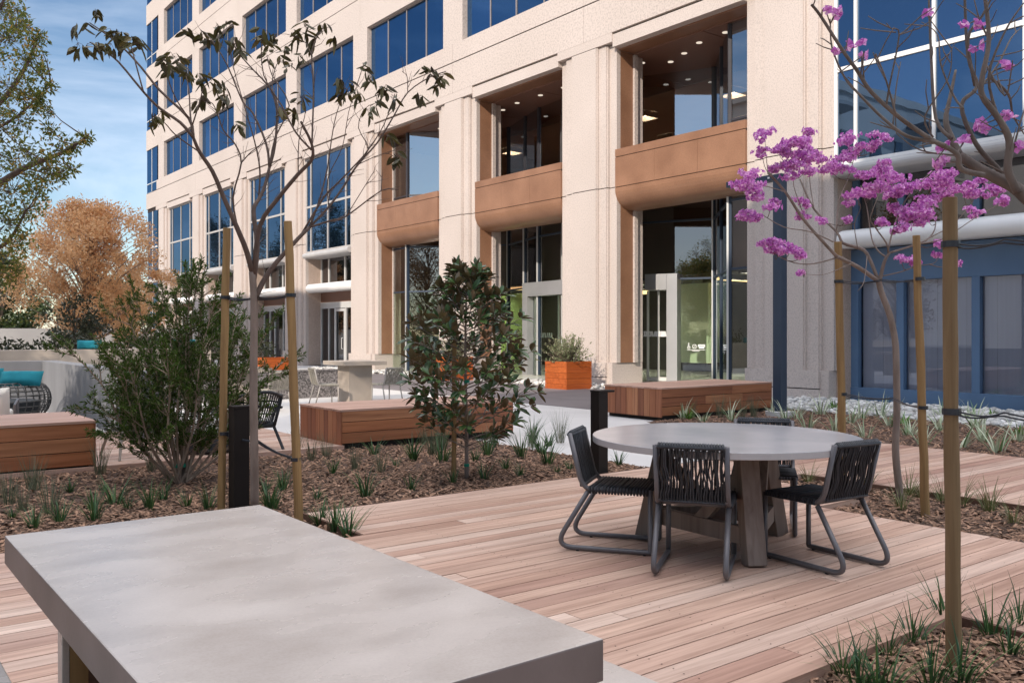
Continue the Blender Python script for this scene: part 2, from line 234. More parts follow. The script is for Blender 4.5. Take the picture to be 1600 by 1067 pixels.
# ------------------------------------------------------------------ mesh helpers
class MB:
    def __init__(s): s.v = []; s.f = []; s.m = []; s.cur = 0
    def add(s, vs, fs):
        b = len(s.v); s.v += [tuple(q) for q in vs]
        s.f += [tuple(b + i for i in f) for f in fs]; s.m += [s.cur] * len(fs)
    def box(s, x0, x1, y0, y1, z0, z1, m=None):
        if m is not None: s.cur = m
        s.add([(x0, y0, z0), (x1, y0, z0), (x1, y1, z0), (x0, y1, z0), (x0, y0, z1), (x1, y0, z1), (x1, y1, z1), (x0, y1, z1)],
              [(3, 2, 1, 0), (4, 5, 6, 7), (0, 1, 5, 4), (1, 2, 6, 5), (2, 3, 7, 6), (3, 0, 4, 7)])
    def beam(s, a, b, w, h, up=(0, 0, 1)):
        a = Vector(a); b = Vector(b); d = (b - a).normalized(); u = Vector(up)
        if abs(d.dot(u)) > 0.99: u = Vector((1, 0, 0))
        r = d.cross(u).normalized(); u = r.cross(d)
        vs = []
        for p in (a, b):
            for i, j in ((-1, -1), (1, -1), (1, 1), (-1, 1)): vs.append(p + r * (i * w / 2) + u * (j * h / 2))
        s.add(vs, [(3, 2, 1, 0), (4, 5, 6, 7), (0, 1, 5, 4), (1, 2, 6, 5), (2, 3, 7, 6), (3, 0, 4, 7)])
    def prism(s, poly, z0, z1):
        n = len(poly); s.add([(x, y, z0) for x, y in poly] + [(x, y, z1) for x, y in poly],
              [tuple(range(n - 1, -1, -1)), tuple(range(n, 2 * n))] + [(i, (i + 1) % n, n + (i + 1) % n, n + i) for i in range(n)])
    def extr(s, prof, y0, y1, close=True):
        """profile of (x, z) points drawn along y"""
        n = len(prof); fs = [(i, (i + 1) % n, n + (i + 1) % n, n + i) for i in range(n)]
        if close: fs += [tuple(range(n - 1, -1, -1)), tuple(range(n, 2 * n))]
        s.add([(x, y0, z) for x, z in prof] + [(x, y1, z) for x, z in prof], fs)
    def tube(s, pts, r, n=6, caps=True):
        pts = [Vector(p) for p in pts]; k = len(pts)
        if not isinstance(r, (list, tuple)): r = [r] * k
        t = (pts[1] - pts[0]).normalized(); ref = Vector((0, 0, 1)) if abs(t.z) < 0.9 else Vector((1, 0, 0))
        u = t.cross(ref).normalized(); vs = []
        for i, p in enumerate(pts):
            if i == 0: t = pts[1] - pts[0]
            elif i == k - 1: t = pts[-1] - pts[-2]
            else: t = (pts[i + 1] - p).normalized() + (p - pts[i - 1]).normalized()
            t.normalize(); u = u - t * u.dot(t); u.normalize(); w = t.cross(u)
            for j in range(n):
                a = 2 * math.pi * j / n; vs.append(p + (u * math.cos(a) + w * math.sin(a)) * r[i])
        fs = [(i * n + j, i * n + (j + 1) % n, (i + 1) * n + (j + 1) % n, (i + 1) * n + j) for i in range(k - 1) for j in range(n)]
        if caps: fs += [tuple(range(n - 1, -1, -1)), tuple(range((k - 1) * n, k * n))]
        s.add(vs, fs)
    def cyl(s, c, r, z0, z1, n=32, r1=None):
        r1 = r if r1 is None else r1
        s.add([(c[0] + r * math.cos(2 * math.pi * i / n), c[1] + r * math.sin(2 * math.pi * i / n), z0) for i in range(n)] +
              [(c[0] + r1 * math.cos(2 * math.pi * i / n), c[1] + r1 * math.sin(2 * math.pi * i / n), z1) for i in range(n)],
              [tuple(range(n - 1, -1, -1)), tuple(range(n, 2 * n))] + [(i, (i + 1) % n, n + (i + 1) % n, n + i) for i in range(n)])
    def blob(s, c, rx, ry, rz, rng, seg=7, rings=4, jit=0.12):
        vs = [(c[0], c[1], c[2] - rz)]; 
        for i in range(1, rings):
            th = math.pi * i / rings
            for j in range(seg):
                a = 2 * math.pi * j / seg; k = 1 + rng.uniform(-jit, jit)
                vs.append((c[0] + rx * k * math.sin(th) * math.cos(a), c[1] + ry * k * math.sin(th) * math.sin(a), c[2] - rz * k * math.cos(th)))
        vs.append((c[0], c[1], c[2] + rz)); fs = []; top = len(vs) - 1
        for j in range(seg):
            fs.append((0, 1 + (j + 1) % seg, 1 + j)); fs.append((top, 1 + (rings - 2) * seg + j, 1 + (rings - 2) * seg + (j + 1) % seg))
        for i in range(rings - 2):
            for j in range(seg):
                a = 1 + i * seg + j; b = 1 + i * seg + (j + 1) % seg; fs.append((a, b, b + seg, a + seg))
        s.add(vs, fs)
    def leaf(s, p, d, nrm, ln, wd, fold=0.25, droop=0.0):
        """one leaf: six-point blade, folded along the midrib"""
        p = Vector(p); d = Vector(d).normalized(); nrm = Vector(nrm); sd = d.cross(nrm)
        if sd.length < 1e-4: sd = d.orthogonal()
        sd.normalize(); nn = sd.cross(d); q = Vector((0, 0, -droop * ln))
        a = p + d * ln * 0.42 + sd * wd / 2 + nn * fold * wd; b = p + d * ln * 0.42 - sd * wd / 2 + nn * fold * wd
        mid = p + d * ln * 0.45 + q * 0.25; tip = p + d * ln + q
        s.add([p, a, tip, b, mid], [(0, 4, 1), (4, 2, 1), (0, 3, 4), (4, 3, 2)])
    def oval(s, p, d, nrm, ln, wd, fold=0.12, droop=0.0):
        p = Vector(p); d = Vector(d).normalized(); sd = d.cross(Vector(nrm))
        if sd.length < 1e-4: sd = d.orthogonal()
        sd.normalize(); nn = sd.cross(d); L = []; C = []; Rr = []
        for t, w in ((.22, .72), (.5, 1.0), (.78, .72)):
            c = p + d * ln * t - Vector((0, 0, droop * ln * t * t)); C.append(c); L.append(c + sd * wd * w / 2 + nn * fold * wd * w); Rr.append(c - sd * wd * w / 2 + nn * fold * wd * w)
        tip = p + d * ln - Vector((0, 0, droop * ln))
        s.add([p] + L + C + Rr + [tip], [(0, 1, 4), (1, 2, 5, 4), (2, 3, 6, 5), (3, 10, 6), (0, 4, 7), (4, 5, 8, 7), (5, 6, 9, 8), (6, 10, 9)])
    def card(s, p, d, nrm, ln, wd):
        p = Vector(p); d = Vector(d).normalized(); sd = d.cross(Vector(nrm))
        if sd.length < 1e-4: sd = d.orthogonal()
        sd.normalize(); s.add([p, p + d * ln * 0.5 + sd * wd / 2, p + d * ln, p + d * ln * 0.5 - sd * wd / 2], [(0, 1, 2, 3)])
    def blade(s, p, az, ln, wd, lean, curl, seg=4):
        """grass blade rising from p, leaning towards az and bending over"""
        p = Vector(p); h = Vector((math.cos(az), math.sin(az), 0)); sd = Vector((-h.y, h.x, 0)); vs = []; ang = lean
        for i in range(seg + 1):
            w = wd * (1 - (i / seg) ** 1.6) * (0.75 if i == 0 else 1) / 2 + 0.0004
            vs += [p + sd * w, p - sd * w]
            p = p + (h * math.sin(ang) + Vector((0, 0, math.cos(ang)))) * (ln / seg); ang += curl / seg
        s.add(vs, [(2 * i, 2 * i + 1, 2 * i + 3, 2 * i + 2) for i in range(seg)])
    def build(s, name, mats, parent=None, org=None, smooth=False, bevel=0.0):
        me = bpy.data.meshes.new(name)
        if org is not None:
            ox, oy, oz = org; vs = [(x - ox, y - oy, z - oz) for x, y, z in s.v]
        else: vs = s.v
        me.from_pydata(vs, [], s.f); 
        if not isinstance(mats, (list, tuple)): mats = [mats]
        for m in mats: me.materials.append(m)
        if len(mats) > 1: me.polygons.foreach_set('material_index', s.m)
        if smooth: me.polygons.foreach_set('use_smooth', [True] * len(s.f))
        me.update(); o = bpy.data.objects.new(name, me); COL.objects.link(o)
        if parent is not None: o.parent = parent
        elif org is not None: o.location = org
        if bevel:
            b = o.modifiers.new('bevel', 'BEVEL'); b.width = bevel; b.segments = 2; b.limit_method = 'ANGLE'; b.angle_limit = R(35)
        return o
def rot(v, a): return (v[0] * math.cos(a) - v[1] * math.sin(a), v[0] * math.sin(a) + v[1] * math.cos(a))
def smooth_path(pts, k=3):
    P = [Vector(p) for p in pts]; out = []
    if len(P) < 3: return P
    for i in range(len(P) - 1):
        p0 = P[max(i - 1, 0)]; p1 = P[i]; p2 = P[i + 1]; p3 = P[min(i + 2, len(P) - 1)]
        for j in range(k):
            t = j / k; out.append(0.5 * ((2 * p1) + (p2 - p0) * t + (2 * p0 - 5 * p1 + 4 * p2 - p3) * t * t + (3 * p1 - p0 - 3 * p2 + p3) * t ** 3))
    out.append(P[-1]); return out
def setp(o, label=None, cat=None, group=None, kind=None):
    if label: o['label'] = label
    if cat: o['category'] = cat
    if group: o['group'] = group
    if kind: o['kind'] = kind
    elif label and 'kind' not in o: o['kind'] = 'thing'
    return o
def thing(name, label, cat, loc=(0, 0, 0), rz=0.0, group=None):
    o = bpy.data.objects.new(name, None); COL.objects.link(o); o.location = loc; o.rotation_euler = (0, 0, rz); o.empty_display_size = 0.2
    return setp(o, label, cat, group)
def structure(name, mb, mats, **kw):
    o = mb.build(name, mats, **kw); o['kind'] = 'structure'; return o
def dup(root, loc, rz, label=None, group=None, scale=None):
    def cp(o, parent):
        c = o.copy(); COL.objects.link(c); c.parent = parent
        for ch in kids[o.name]: cp(ch, c)
        return c
    kids = {}
    def scan(o):
        kids[o.name] = list(o.children)
        for c in o.children: scan(c)
    scan(root); r = cp(root, None); r.location = loc; r.rotation_euler = (0, 0, rz)
    if scale: r.scale = (scale,) * 3
    if label: r['label'] = label
    if group: r['group'] = group
    return r

# ------------------------------------------------------------------ ground, paving, decks, beds
g = MB(); g.add([(-400, -400, -0.14), (500, -400, -0.14), (500, 500, -0.14), (-400, 500, -0.14)], [(0, 1, 2, 3)]); structure('ground', g, M['ground'])
g = MB(); g.box(-25, 18.6, -30, 75, -0.136, -0.09); structure('paving', g, M['paving'])
g = MB(); g.box(12.3, 16.75, 12.6, 30, -0.089, -0.082); structure('entrance_paving', g, M['paving_dark'])
def boards(mb, rows, pitch=0.14, z0=-0.115, z1=0.0, rng=rnd):
    """rows: function y -> list of (x0, x1); boards run along x"""
    y = -2.1
    while y < 14.2:
        for x0, x1 in rows(y + pitch / 2):
            x = x0; 
            while x < x1 - 0.01:
                e = x + rng.uniform(2.4, 5.5)
                if e > x1 - 0.7: e = x1
                mb.box(x + 0.0015, e - 0.0015, y + 0.0036, y + pitch - 0.0036, z0 + rng.uniform(0, 0.001), z1 + rng.uniform(-0.001, 0.001)); x = e
        y += pitch
def rows_main(y):
    if y < 2.3: return [(-2.4, 3.1), (4.63, 6.6), (8.03, 11.1)]
    if y < 4.4: return [(-2.4, 6.6), (8.03, 11.1)]
    if y < 5.45: return [(-2.4, 7.4), (8.03, 11.1)]
    if y < 5.75: return [(-2.4, 11.1)]
    if y < 6.72: return [(-2.4, 1.3), (3.09, 11.1)]
    return []
d = MB(); boards(d, rows_main)
d.cur = 1                                            # countersunk screws, two per board at every joist
for iy in range(62):
    yb = -2.1 + .14 * iy
    for ix in range(18):
        xs = -2.2 + .6 * ix + .31
        if any(a + .05 < xs < b - .05 for a, b in rows_main(yb + .07)) and xs < 7.2:
            for o_ in (.035, .105):
                cx, cy = xs + rnd.uniform(-.006, .006), yb + o_ + rnd.uniform(-.004, .004); d.add([(cx + .0042 * math.cos(k), cy + .0042 * math.sin(k), .0022) for k in (0, 1.05, 2.1, 3.14, 4.19, 5.24)], [(0, 1, 2, 3, 4, 5)])
structure('deck', d, [M['deck'], M['decku']])
fa = MB(); e = 0.02
for x0, x1, y in ((-2.4, 1.3, 6.74), (3.09, 11.1, 6.74), (1.3, 3.09, 5.73), (3.1, 4.63, 2.285), (6.6, 7.4, 4.42), (7.4, 8.03, 5.47)):
    fa.box(x0, x1, y - e / 2 + 0.004, y + e / 2 - 0.004, -0.13, -0.002)
for y0, y1, x in ((5.74, 6.73, 1.31), (5.74, 6.73, 3.08), (-2.1, 2.28, 3.11), (-2.1, 2.28, 4.62), (-2.1, 4.41, 6.61), (4.43, 5.46, 7.41), (-2.1, 5.46, 8.02), (-2.1, 6.73, 11.11)):
    fa.box(x - e / 2 + 0.003, x + e / 2 - 0.003, y0, y1, -0.13, -0.002)
structure('deck_fascia', fa, M['edging'])
u = MB()
for x0, x1, y0, y1 in ((-2.4, 3.08, -2.1, 5.7), (3.1, 6.58, 2.3, 6.7), (4.65, 6.58, -2.1, 2.28), (6.6, 11.08, 5.5, 6.7), (8.05, 11.08, -2.1, 5.45), (-2.4, 1.28, 5.7, 6.7), (6.6, 7.38, 4.45, 5.46)):
    u.box(x0, x1, y0, y1, -0.125, -0.05)
structure('deck_base', u, M['decku'])
d = MB(); boards(d, lambda y: [(-3.0, 5.35)] if 10.5 < y < 14 else [], rng=random.Random(3)); structure('lounge_deck', d, M['deck'])
fa = MB(); fa.box(-3, 5.35, 10.462, 10.487, -0.12, 0.0); structure('lounge_deck_fascia', fa, M['benchtop'])
def bed(name, x0, x1, y0, y1, z=-0.06, step=0.12, holes=()):
    mb = MB(); nx = int((x1 - x0) / step) + 1; ny = int((y1 - y0) / step) + 1; rg = random.Random(name)
    vs = []
    for j in range(ny + 1):
        for i in range(nx + 1):
            vs.append((x0 + (x1 - x0) * i / nx, y0 + (y1 - y0) * j / ny, z + rg.uniform(-0.015, 0.015)))
    fs = []
    for j in range(ny):
        for i in range(nx):
            cx = x0 + (x1 - x0) * (i + .5) / nx; cy = y0 + (y1 - y0) * (j + .5) / ny
            if any(a < cx < b and c < cy < dd for a, b, c, dd in holes): continue
            a = j * (nx + 1) + i; fs.append((a, a + 1, a + nx + 2, a + nx + 1))
    mb.add(vs, fs); return structure(name, mb, M['mulch'], smooth=True)
bed('mulch_bed', -4, 7.3, 6.755, 10.455); bed('mulch_notch', 1.325, 3.065, 5.745, 6.75)
bed('building_mulch_bed', 11.125, 15.1, -6, 10.65)
bed('narrow_mulch_bed', 6.625, 8.01, -3, 4.405); bed('narrow_bed_end', 7.425, 8.01, 4.41, 5.455)
bed('corner_mulch_bed', 3.125, 4.61, -2, 2.27)
def chips(name, areas, z=-0.05, seed=1):
    mb = MB(); rg = random.Random(seed)
    for x0, x1, y0, y1, n in areas:
        for i in range(n):
            x = rg.uniform(x0, x1); y = rg.uniform(y0, y1); a = rg.uniform(0, 6.28); l = rg.uniform(0.012, 0.05) * (1.5 if rg.random() < .06 else 1); w = rg.uniform(0.004, 0.012)
            dz = rg.uniform(-0.5, 0.5) * l; zz = z + rg.uniform(-0.008, 0.014)
            dx, dy = math.cos(a) * l, math.sin(a) * l; sx, sy = -math.sin(a) * w, math.cos(a) * w; th = 0.003
            mb.add([(x - dx - sx, y - dy - sy, zz - dz), (x + dx - sx, y + dy - sy, zz + dz), (x + dx + sx, y + dy + sy, zz + dz + th), (x - dx + sx, y - dy + sy, zz - dz + th), (x, y, zz + 0.009)],
                   [(0, 1, 4), (1, 2, 4), (2, 3, 4), (3, 0, 4)])
    o = mb.build(name, M['chip']); return setp(o, kind='stuff', cat='wood chips', label='brown wood chips scattered over the mulch ' + name.split('_')[-1])
c_ = [('wood_chips', [(-2, 7.28, 6.77, 8.4, 15000), (-2, 7.28, 8.4, 10.45, 9000), (1.34, 3.05, 5.76, 6.74, 1500), (11.2, 15.1, 2, 10.6, 8000), (6.64, 8.0, 1.0, 4.39, 4200), (7.44, 8.0, 4.42, 5.44, 700), (3.14, 4.6, 0.8, 2.26, 5200)])]
o_ = chips(*c_[0]); o_['label'] = 'brown and tan wood chips covering the planting beds'
def stones(areas, seed=5):
    mb = MB(); rg = random.Random(seed)
    for x0, x1, y0, y1, n, z in areas:
        for i in range(n):
            r = rg.uniform(0.04, 0.10); mb.blob((rg.uniform(x0, x1), rg.uniform(y0, y1), z + rg.uniform(-0.01, 0.05)), r, r * rg.uniform(.6, 1), r * rg.uniform(.45, .7), rg, 6, 4, 0.15)
    o = mb.build('river_stones', M['stone'], smooth=True)
    return setp(o, 'pale rounded river stones in a strip along the building foot', 'stones', kind='stuff')
stones([(15.05, 17.95, 3.5, 12.0, 1900, -0.06), (16.8, 17.9, 12.0, 22, 500, -0.07), (16.6, 17.8, 27.5, 36, 500, -0.07), (2.2, 3.45, 13.9, 16.5, 300, -0.07), (3.6, 5.2, 14.2, 17, 260, -0.07)])

SHY, SHH = -0.6, 20.6
# ------------------------------------------------------------------ the office building (facade plane x = 18, storeys along y)
B0 = (18.0, 38.0, -0.1)
OB = thing('office_building', 'tall pale pink granite office building with blue glass windows and a brown recessed lobby', 'building', B0)
def bp(mb, name, mats, parent=None, **kw): return mb.build(name, mats, parent=parent or OB, org=B0, **kw)
CK = {k: 12.76 + 7 * k for k in range(-1, 8)}
FX = 18.0; TOP = 29.5; YR = 4.6; YL = 65.22
BROWN_ = {0: 'L', 1: 'LR', 2: 'LR', 3: 'R'}
for k, c in CK.items():
    mb = MB()
    mb.prism([(FX, c - .53), (FX + .03, c - .53), (FX + .03, c - .57), (FX + .09, c - .57), (FX + .09, c - .88), (FX + .12, c - .88), (FX + .12, c - .92), (FX + .2, c - .92), (FX + .2, c - 1.2), (FX + .35, c - 1.2), (FX + .35, c - 1.17), (19.3, c - 1.17),
              (19.3, c + 1.17), (FX + .35, c + 1.17), (FX + .35, c + 1.2), (FX + .2, c + 1.2), (FX + .2, c + .92), (FX + .12, c + .92), (FX + .12, c + .88), (FX + .09, c + .88), (FX + .09, c + .57), (FX + .03, c + .57), (FX + .03, c + .53), (FX, c + .53)][::-1], 5.70, 9.83)
    n = len(mb.f); vs = mb.v[:]; fs = mb.f[:]
    mb.add([(x, y, 5.675 if z > 6 else 0.60) for x, y, z in vs], fs)
    col = bp(mb, 'column', M['granite'])
    mb = MB(); mb.box(FX - .02, 19.32, c - .95, c + .95, 0.19, 0.60); mb.box(FX - .02, 19.32, c - .95, c + .95, -0.2, 0.165); mb.box(FX + .06, 19.3, c - 1.16, c + 1.16, -0.2, 0.595)
    bp(mb, 'plinth', M['granite'], col)
    mb = MB(); [ (mb.box(FX + .02, 19.2, c - .51, c + .51, z, z + .035), mb.box(FX + .115, 19.2, c - .86, c + .86, z, z + .035)) for z in (5.67, 9.823) ]; mb.box(FX, 19.2, c - .93, c + .93, 0.16, 0.195); bp(mb, 'joint', M['joint'], col)
    mb = MB(); mb.box(FX, 18.9, c - 1.2, c + 1.2, 9.85, 10.115); bp(mb, 'capital', M['granite'], col)
    sides = BROWN_.get(k, '')
    if sides:
        mb = MB()
        if 'R' in sides: mb.box(18.352, 18.86, c - 1.2, c - 1.172, 0.60, 9.65)
        if 'L' in sides: mb.box(18.352, 18.86, c + 1.172, c + 1.2, 0.60, 9.65)
        bp(mb, 'brown_reveal', M['brown'], col)
        mb = MB()
        for s, ch in ((-1, 'R'), (1, 'L')):
            if ch in sides:
                a, b = sorted((c + s * 1.16, c + s * 1.27))
                mb.box(18.862, 19.0, a, b, 0.60, 5.05); mb.box(18.862, 19.0, a, b, 6.76, 9.64)
        bp(mb, 'pale_jamb', M['granite_far'], col)
SEG = [YR] + [CK[k] for k in range(-1, 8)] + [YL]
# bands of granite between the storeys, split by real open joints
def band(z0, z1, y1=YL, x0=FX, deep=0.5):
    mb = MB()
    ys = [y for y in SEG if y < y1] + [y1]
    for a, b in zip(ys[:-1], ys[1:]): mb.box(x0, x0 + deep, a + .006, b - .006, z0, z1)
    return mb
mb = band(10.12, 11.19); bp(mb, 'base_band', M['granite_far'])
PR = 4.4
for j in range(4):
    z = 11.21 + PR * j
    mb = band(z + .02, z + .66, y1=62.8)
    if j: 
        m2 = band(14.22 + PR * (j - 1), z - .015); mb.add(m2.v, m2.f)
    bp(mb, 'spandrel', M['granite_far'])
    mb = MB(); mb.box(FX + .03, FX + .4, YR, YL - .05, z - .03, z + .03); bp(mb, 'spandrel_joint', M['joint'])
mb = band(14.22 + PR * 3, TOP); bp(mb, 'parapet_band', M['granite_far'])
for k, c in CK.items():
    for j in range(4): mb = MB(); mb.box(FX, FX + .35, c - .62, c + .62, 11.871 + PR * j, 14.219 + PR * j); bp(mb, 'window_pier', M['granite_far'])
for j in range(4):
    z0, z1 = 11.87 + PR * j, 14.22 + PR * j
    for k in range(-1, 7):
        if k == -1 and j > 1: continue
        y0, y1 = CK[k] + .62, CK[k + 1] - .62; mb = MB(); X = FX + .2
        for q in range(1, 4): y = y0 + (y1 - y0) * q / 4; mb.box(X - .03, X + .02, y - .022, y + .022, z0, z1)
        mb.box(X - .03, X + .02, y0, y1, z0 + .002, z0 + .05); mb.box(X - .03, X + .02, y0, y1, z1 - .05, z1 - .002)
        w = bp(mb, 'window', M['winframe'])
        p = MB(); 
        for q in range(4):
            a = y0 + (y1 - y0) * q / 4 + .02; b = y0 + (y1 - y0) * (q + 1) / 4 - .02; t = rnd.uniform(-.008, .008)
            p.add([(X + t, a, z0 + .05), (X - t, b, z0 + .05), (X - t, b, z1 - .05), (X + t, a, z1 - .05)], [(3, 2, 1, 0)])
        bp(p, 'pane', M['glass_blue'], w)
    mb = MB(); X = FX + .06; za = z0 - .6
    mb.box(X - .03, X + .02, 64.0, 64.06, za, z1); mb.box(X - .03, X + .02, 62.82, YL, za + .55, za + .61); 
    w = bp(mb, 'corner_window', M['alu'])
    p = MB(); p.add([(X, 62.82, za), (X, YL, za), (X, YL, z1), (X, 62.82, z1)], [(3, 2, 1, 0)]); bp(p, 'pane', M['glass_blue'], w)
# tall glazed bays with the two rounded ledges
def tall_bay(k, kind):
    y0, y1 = CK[k] + 1.2, CK[k + 1] - 1.2; yc = (y0 + y1) / 2; X = FX + .25
    mb = MB()
    for y in (yc - 1.77, yc, yc + 1.77): mb.box(X - .05, X + .02, y - .034, y + .034, 5.25, 9.70)
    mb.box(X - .045, X + .02, y0, y1, 7.36, 7.46); mb.box(X - .045, X + .02, y0, y1, 5.24, 5.32); mb.box(X - .045, X + .02, y0, y1, 9.62, 9.70)
    for y in (y0 + .04, y1 - .04): mb.box(X - .038, X + .016, y - .04, y + .04, 5.25, 9.7)
    w = bp(mb, 'tall_window', M['white'] if kind == 'blue' else M['tallframe'])
    p = MB(); ys = [y0, yc - 1.77, yc, yc + 1.77, y1]
    for a, b in zip(ys[:-1], ys[1:]):
        for za, zb in ((5.3, 7.38), (7.44, 9.66)):
            t = rnd.uniform(-.006, .006); p.add([(X + t, a, za), (X - t, b, za), (X - t, b, zb), (X + t, a, zb)], [(3, 2, 1, 0)])
    bp(p, 'pane', M['glass_tall'], w)
    mb = MB(); pr = [(18.98, 5.235), (18.14, 5.235)] + [(18.14 - .125 * math.sin(a), 5.11 + .125 * math.cos(a)) for a in [math.pi * i / 8 for i in range(1, 8)]] + [(18.14, 4.985), (18.98, 4.985)]
    mb.extr(pr[::-1], y0 + .01, y1 - .01); bp(mb, 'ledge', M['ledge'])
    mb = MB(); n = 14; ycap = 0.14
    cap = [(y0 + .02 + ycap * (1 - math.cos(a)) , math.sin(a)) for a in [math.pi / 2 * i / 4 for i in range(1, 5)]]
    mb.tube([(18.34, y0 + .02 - .0, 3.57)] + [(18.34, y, 3.57) for y, s in cap] + [(18.34, y1 - .02 - (y - y0 - .02), 3.57) for y, s in cap[::-1]] + [(18.34, y1 - .02, 3.57)], [.06] + [.21 * s for y, s in cap] + [.21 * s for y, s in cap[::-1]] + [.06], n)
    cn = bp(mb, 'tube_canopy', M['white'], smooth=True)
    mb = MB(); mb.box(18.4, 18.98, y0 + .02, y1 - .02, 3.40, 3.74); bp(mb, 'canopy_slab', M['white'], cn)
    G = 19.02
    if kind == 'blue':
        fr = M['blueframe']; mb = MB()
        ym = [y1 - .02, y1 - .28, 9.95, 8.05, y0 + .02]
        mb.box(G - .12, G + .04, y0, y1, 2.63, 3.38); mb.box(G - .14, G + .04, y0, y1, -.1, .21)
        for y, hw in ((y1 - .09, .09), (10.37, .085), (8.73, .085), (y0 + .09, .09)):
            mb.box(G - .121, G + .04, y - hw, y + hw, .211, 2.629); mb.box(G - .1, G + .04, y - .07, y + .07, 3.75, 4.98)
        sf = bp(mb, 'storefront', fr, bevel=.006)
        p = MB(); p.add([(G, y0, .2), (G, y1, .2), (G, y1, 2.64), (G, y0, 2.64)], [(3, 2, 1, 0)]); bp(p, 'pane', M['glass_navy'], sf)
        p = MB()
        yy = y0 + .18
        while yy < y1 - .2:
            p.box(G + .10, G + .105, yy, min(yy + .62, y1 - .18), .2, 2.64); yy += .625
        bp(p, 'screen_blind', M['blind'], sf)
        p = MB(); p.add([(G, y0, 3.75), (G, y1, 3.75), (G, y1, 4.98), (G, y0, 4.98)], [(3, 2, 1, 0)]); bp(p, 'upper_pane', M['glass_grey'], sf)
    else:
        mb = MB(); mb.box(G - .06, G + .04, y0, y1, 2.63, 2.92); mb.box(G - .05, G + .04, y0, y1, -.1, .06)
        for y in (y1 - .04, y1 - .85, y1 - 1.5, y1 - 2.6, y0 + 1.2, y0 + .04): mb.box(G - .055, G + .04, y - .035, y + .035, .06, 2.63)
        for y in (y1 - .04, y1 - .85, y1 - 2.5, y0 + .9, y0 + .04): mb.box(G - .05, G + .04, y - .05, y + .05, 3.74, 4.98)
        sf = bp(mb, 'storefront', M['alu'])
        mb = MB(); mb.box(G - .03, G + .04, y0, y1, 2.921, 3.4); bp(mb, 'header_panel', M['soffit'], sf)
        p = MB()
        for za, zb in ((.06, 2.63), (3.74, 4.98)): p.add([(G, y0, za), (G, y1, za), (G, y1, zb), (G, y0, zb)], [(3, 2, 1, 0)])
        bp(p, 'pane', M['glass_grey'], sf)
        if k == 3:
            mb = MB(); a, b = y1 - 2.55, y1 - 1.55
            for q, r_ in (((a, a + .09), (.06, 2.6)), ((b - .09, b), (.06, 2.6)), ((a + .09, b - .09), (2.48, 2.6)), ((a + .09, b - .09), (.06, .2))): mb.box(G - .075, G - .02, q[0], q[1], r_[0], r_[1])
            dr = bp(mb, 'door', M['alu'], sf)
            mb = MB(); yh = a + .17; mb.tube([(G - .08, yh, .75), (G - .15, yh, .75), (G - .15, yh, 1.25), (G - .08, yh, 1.25)], .014, 6); bp(mb, 'door_handle', M['white'], dr)
    for q in ((18.355, y0 - .03, y0 - .001, -.05, 4.98), (18.355, y1 + .001, y1 + .03, -.05, 4.98), (18.3, y0 - .03, y0 - .002, 5.24, 9.7), (18.3, y1 + .002, y1 + .03, 5.24, 9.7)): mb = MB(); mb.box(q[0], 19.3, *q[1:]); bp(mb, 'bay_reveal', M['pinkwall'])
    mb = MB(); mb.box(19.9, 20.0, y0 - 1, y1 + 1, -.1, 5.0); mb.box(19.05, 19.95, y0 - .5, y1 + .5, 4.985, 5.2); mb.box(19.05, 19.95, y0 - .5, y1 + .5, -.12, -.06); bp(mb, 'room_back', M['darkint'])
    mb = MB(); mb.box(FX + .03, 18.86, y0, y1, 9.70, 10.06); bp(mb, 'lintel', M['granite'])
    mb = MB(); mb.box(FX + .1, 18.5, y0, y1, 10.06, 10.12); bp(mb, 'lintel_joint', M['joint'])
for k in (-1, 3, 4, 5, 6): tall_bay(k, 'blue' if k == -1 else 'door')
mb = MB(); X = FX + .12; mb.box(X - .04, X + .02, 64.0, 64.07, 0, 9.9); mb.box(X - .04, X + .02, 62.97, YL, 7.36, 7.45); mb.box(X - .04, X + .02, 62.97, YL, 5.0, 5.25)
w = bp(mb, 'corner_window', M['white']); p = MB(); p.add([(X, 62.97, 0), (X, YL, 0), (X, YL, 9.9), (X, 62.97, 9.9)], [(3, 2, 1, 0)]); bp(p, 'pane', M['glass_tall'], w)
mb = MB(); mb.box(FX + .1, 18.5, 62.97, YL, 9.9, 10.12); bp(mb, 'lintel_joint', M['joint'])
# brown bays: parapet with rounded underside, lintel, soffit with downlights
for k in (0, 1, 2):
    y0, y1 = CK[k] + 1.2, CK[k + 1] - 1.2; X = FX + .13
    mb = MB(); mb.box(X, 19.02, y0, y1, 6.545, 6.76)
    ys = [y0, y0 + (y1 - y0) / 3, y0 + 2 * (y1 - y0) / 3, y1]
    for a, b in zip(ys[:-1], ys[1:]): mb.box(X, 18.9, a + .003, b - .003, 5.675, 6.525)
    pa = bp(mb, 'parapet', M['brown'])
    mb = MB(); mb.box(X + .03, 18.85, y0, y1, 6.50, 6.56); mb.box(X + .03, 18.85, y0, y1, 5.63, 5.69); bp(mb, 'joint', M['joint'], pa)
    mb = MB(); rr = .60; pr = [(19.02, 5.655), (X, 5.655)] + [(X + rr - rr * math.cos(a), 5.62 - (rr - .03) * math.sin(a)) for a in [math.pi / 2 * i / 10 for i in range(1, 11)]] + [(19.02, 5.05)]
    mb.extr(pr, y0, y1); bp(mb, 'rounded_sill', M['brown'], pa)
    mb = MB(); mb.box(FX + .03, 18.30, y0, y1, 9.70, 10.06); bp(mb, 'lintel', M['granite'])
    mb = MB(); mb.box(FX + .1, 18.5, y0, y1, 10.06, 10.12); bp(mb, 'lintel_joint', M['joint'])
    mb = MB(); mb.box(18.302, 18.86, y0, y1, 9.66, 10.05); bp(mb, 'lintel_underside', M['brown'])
mb = MB()
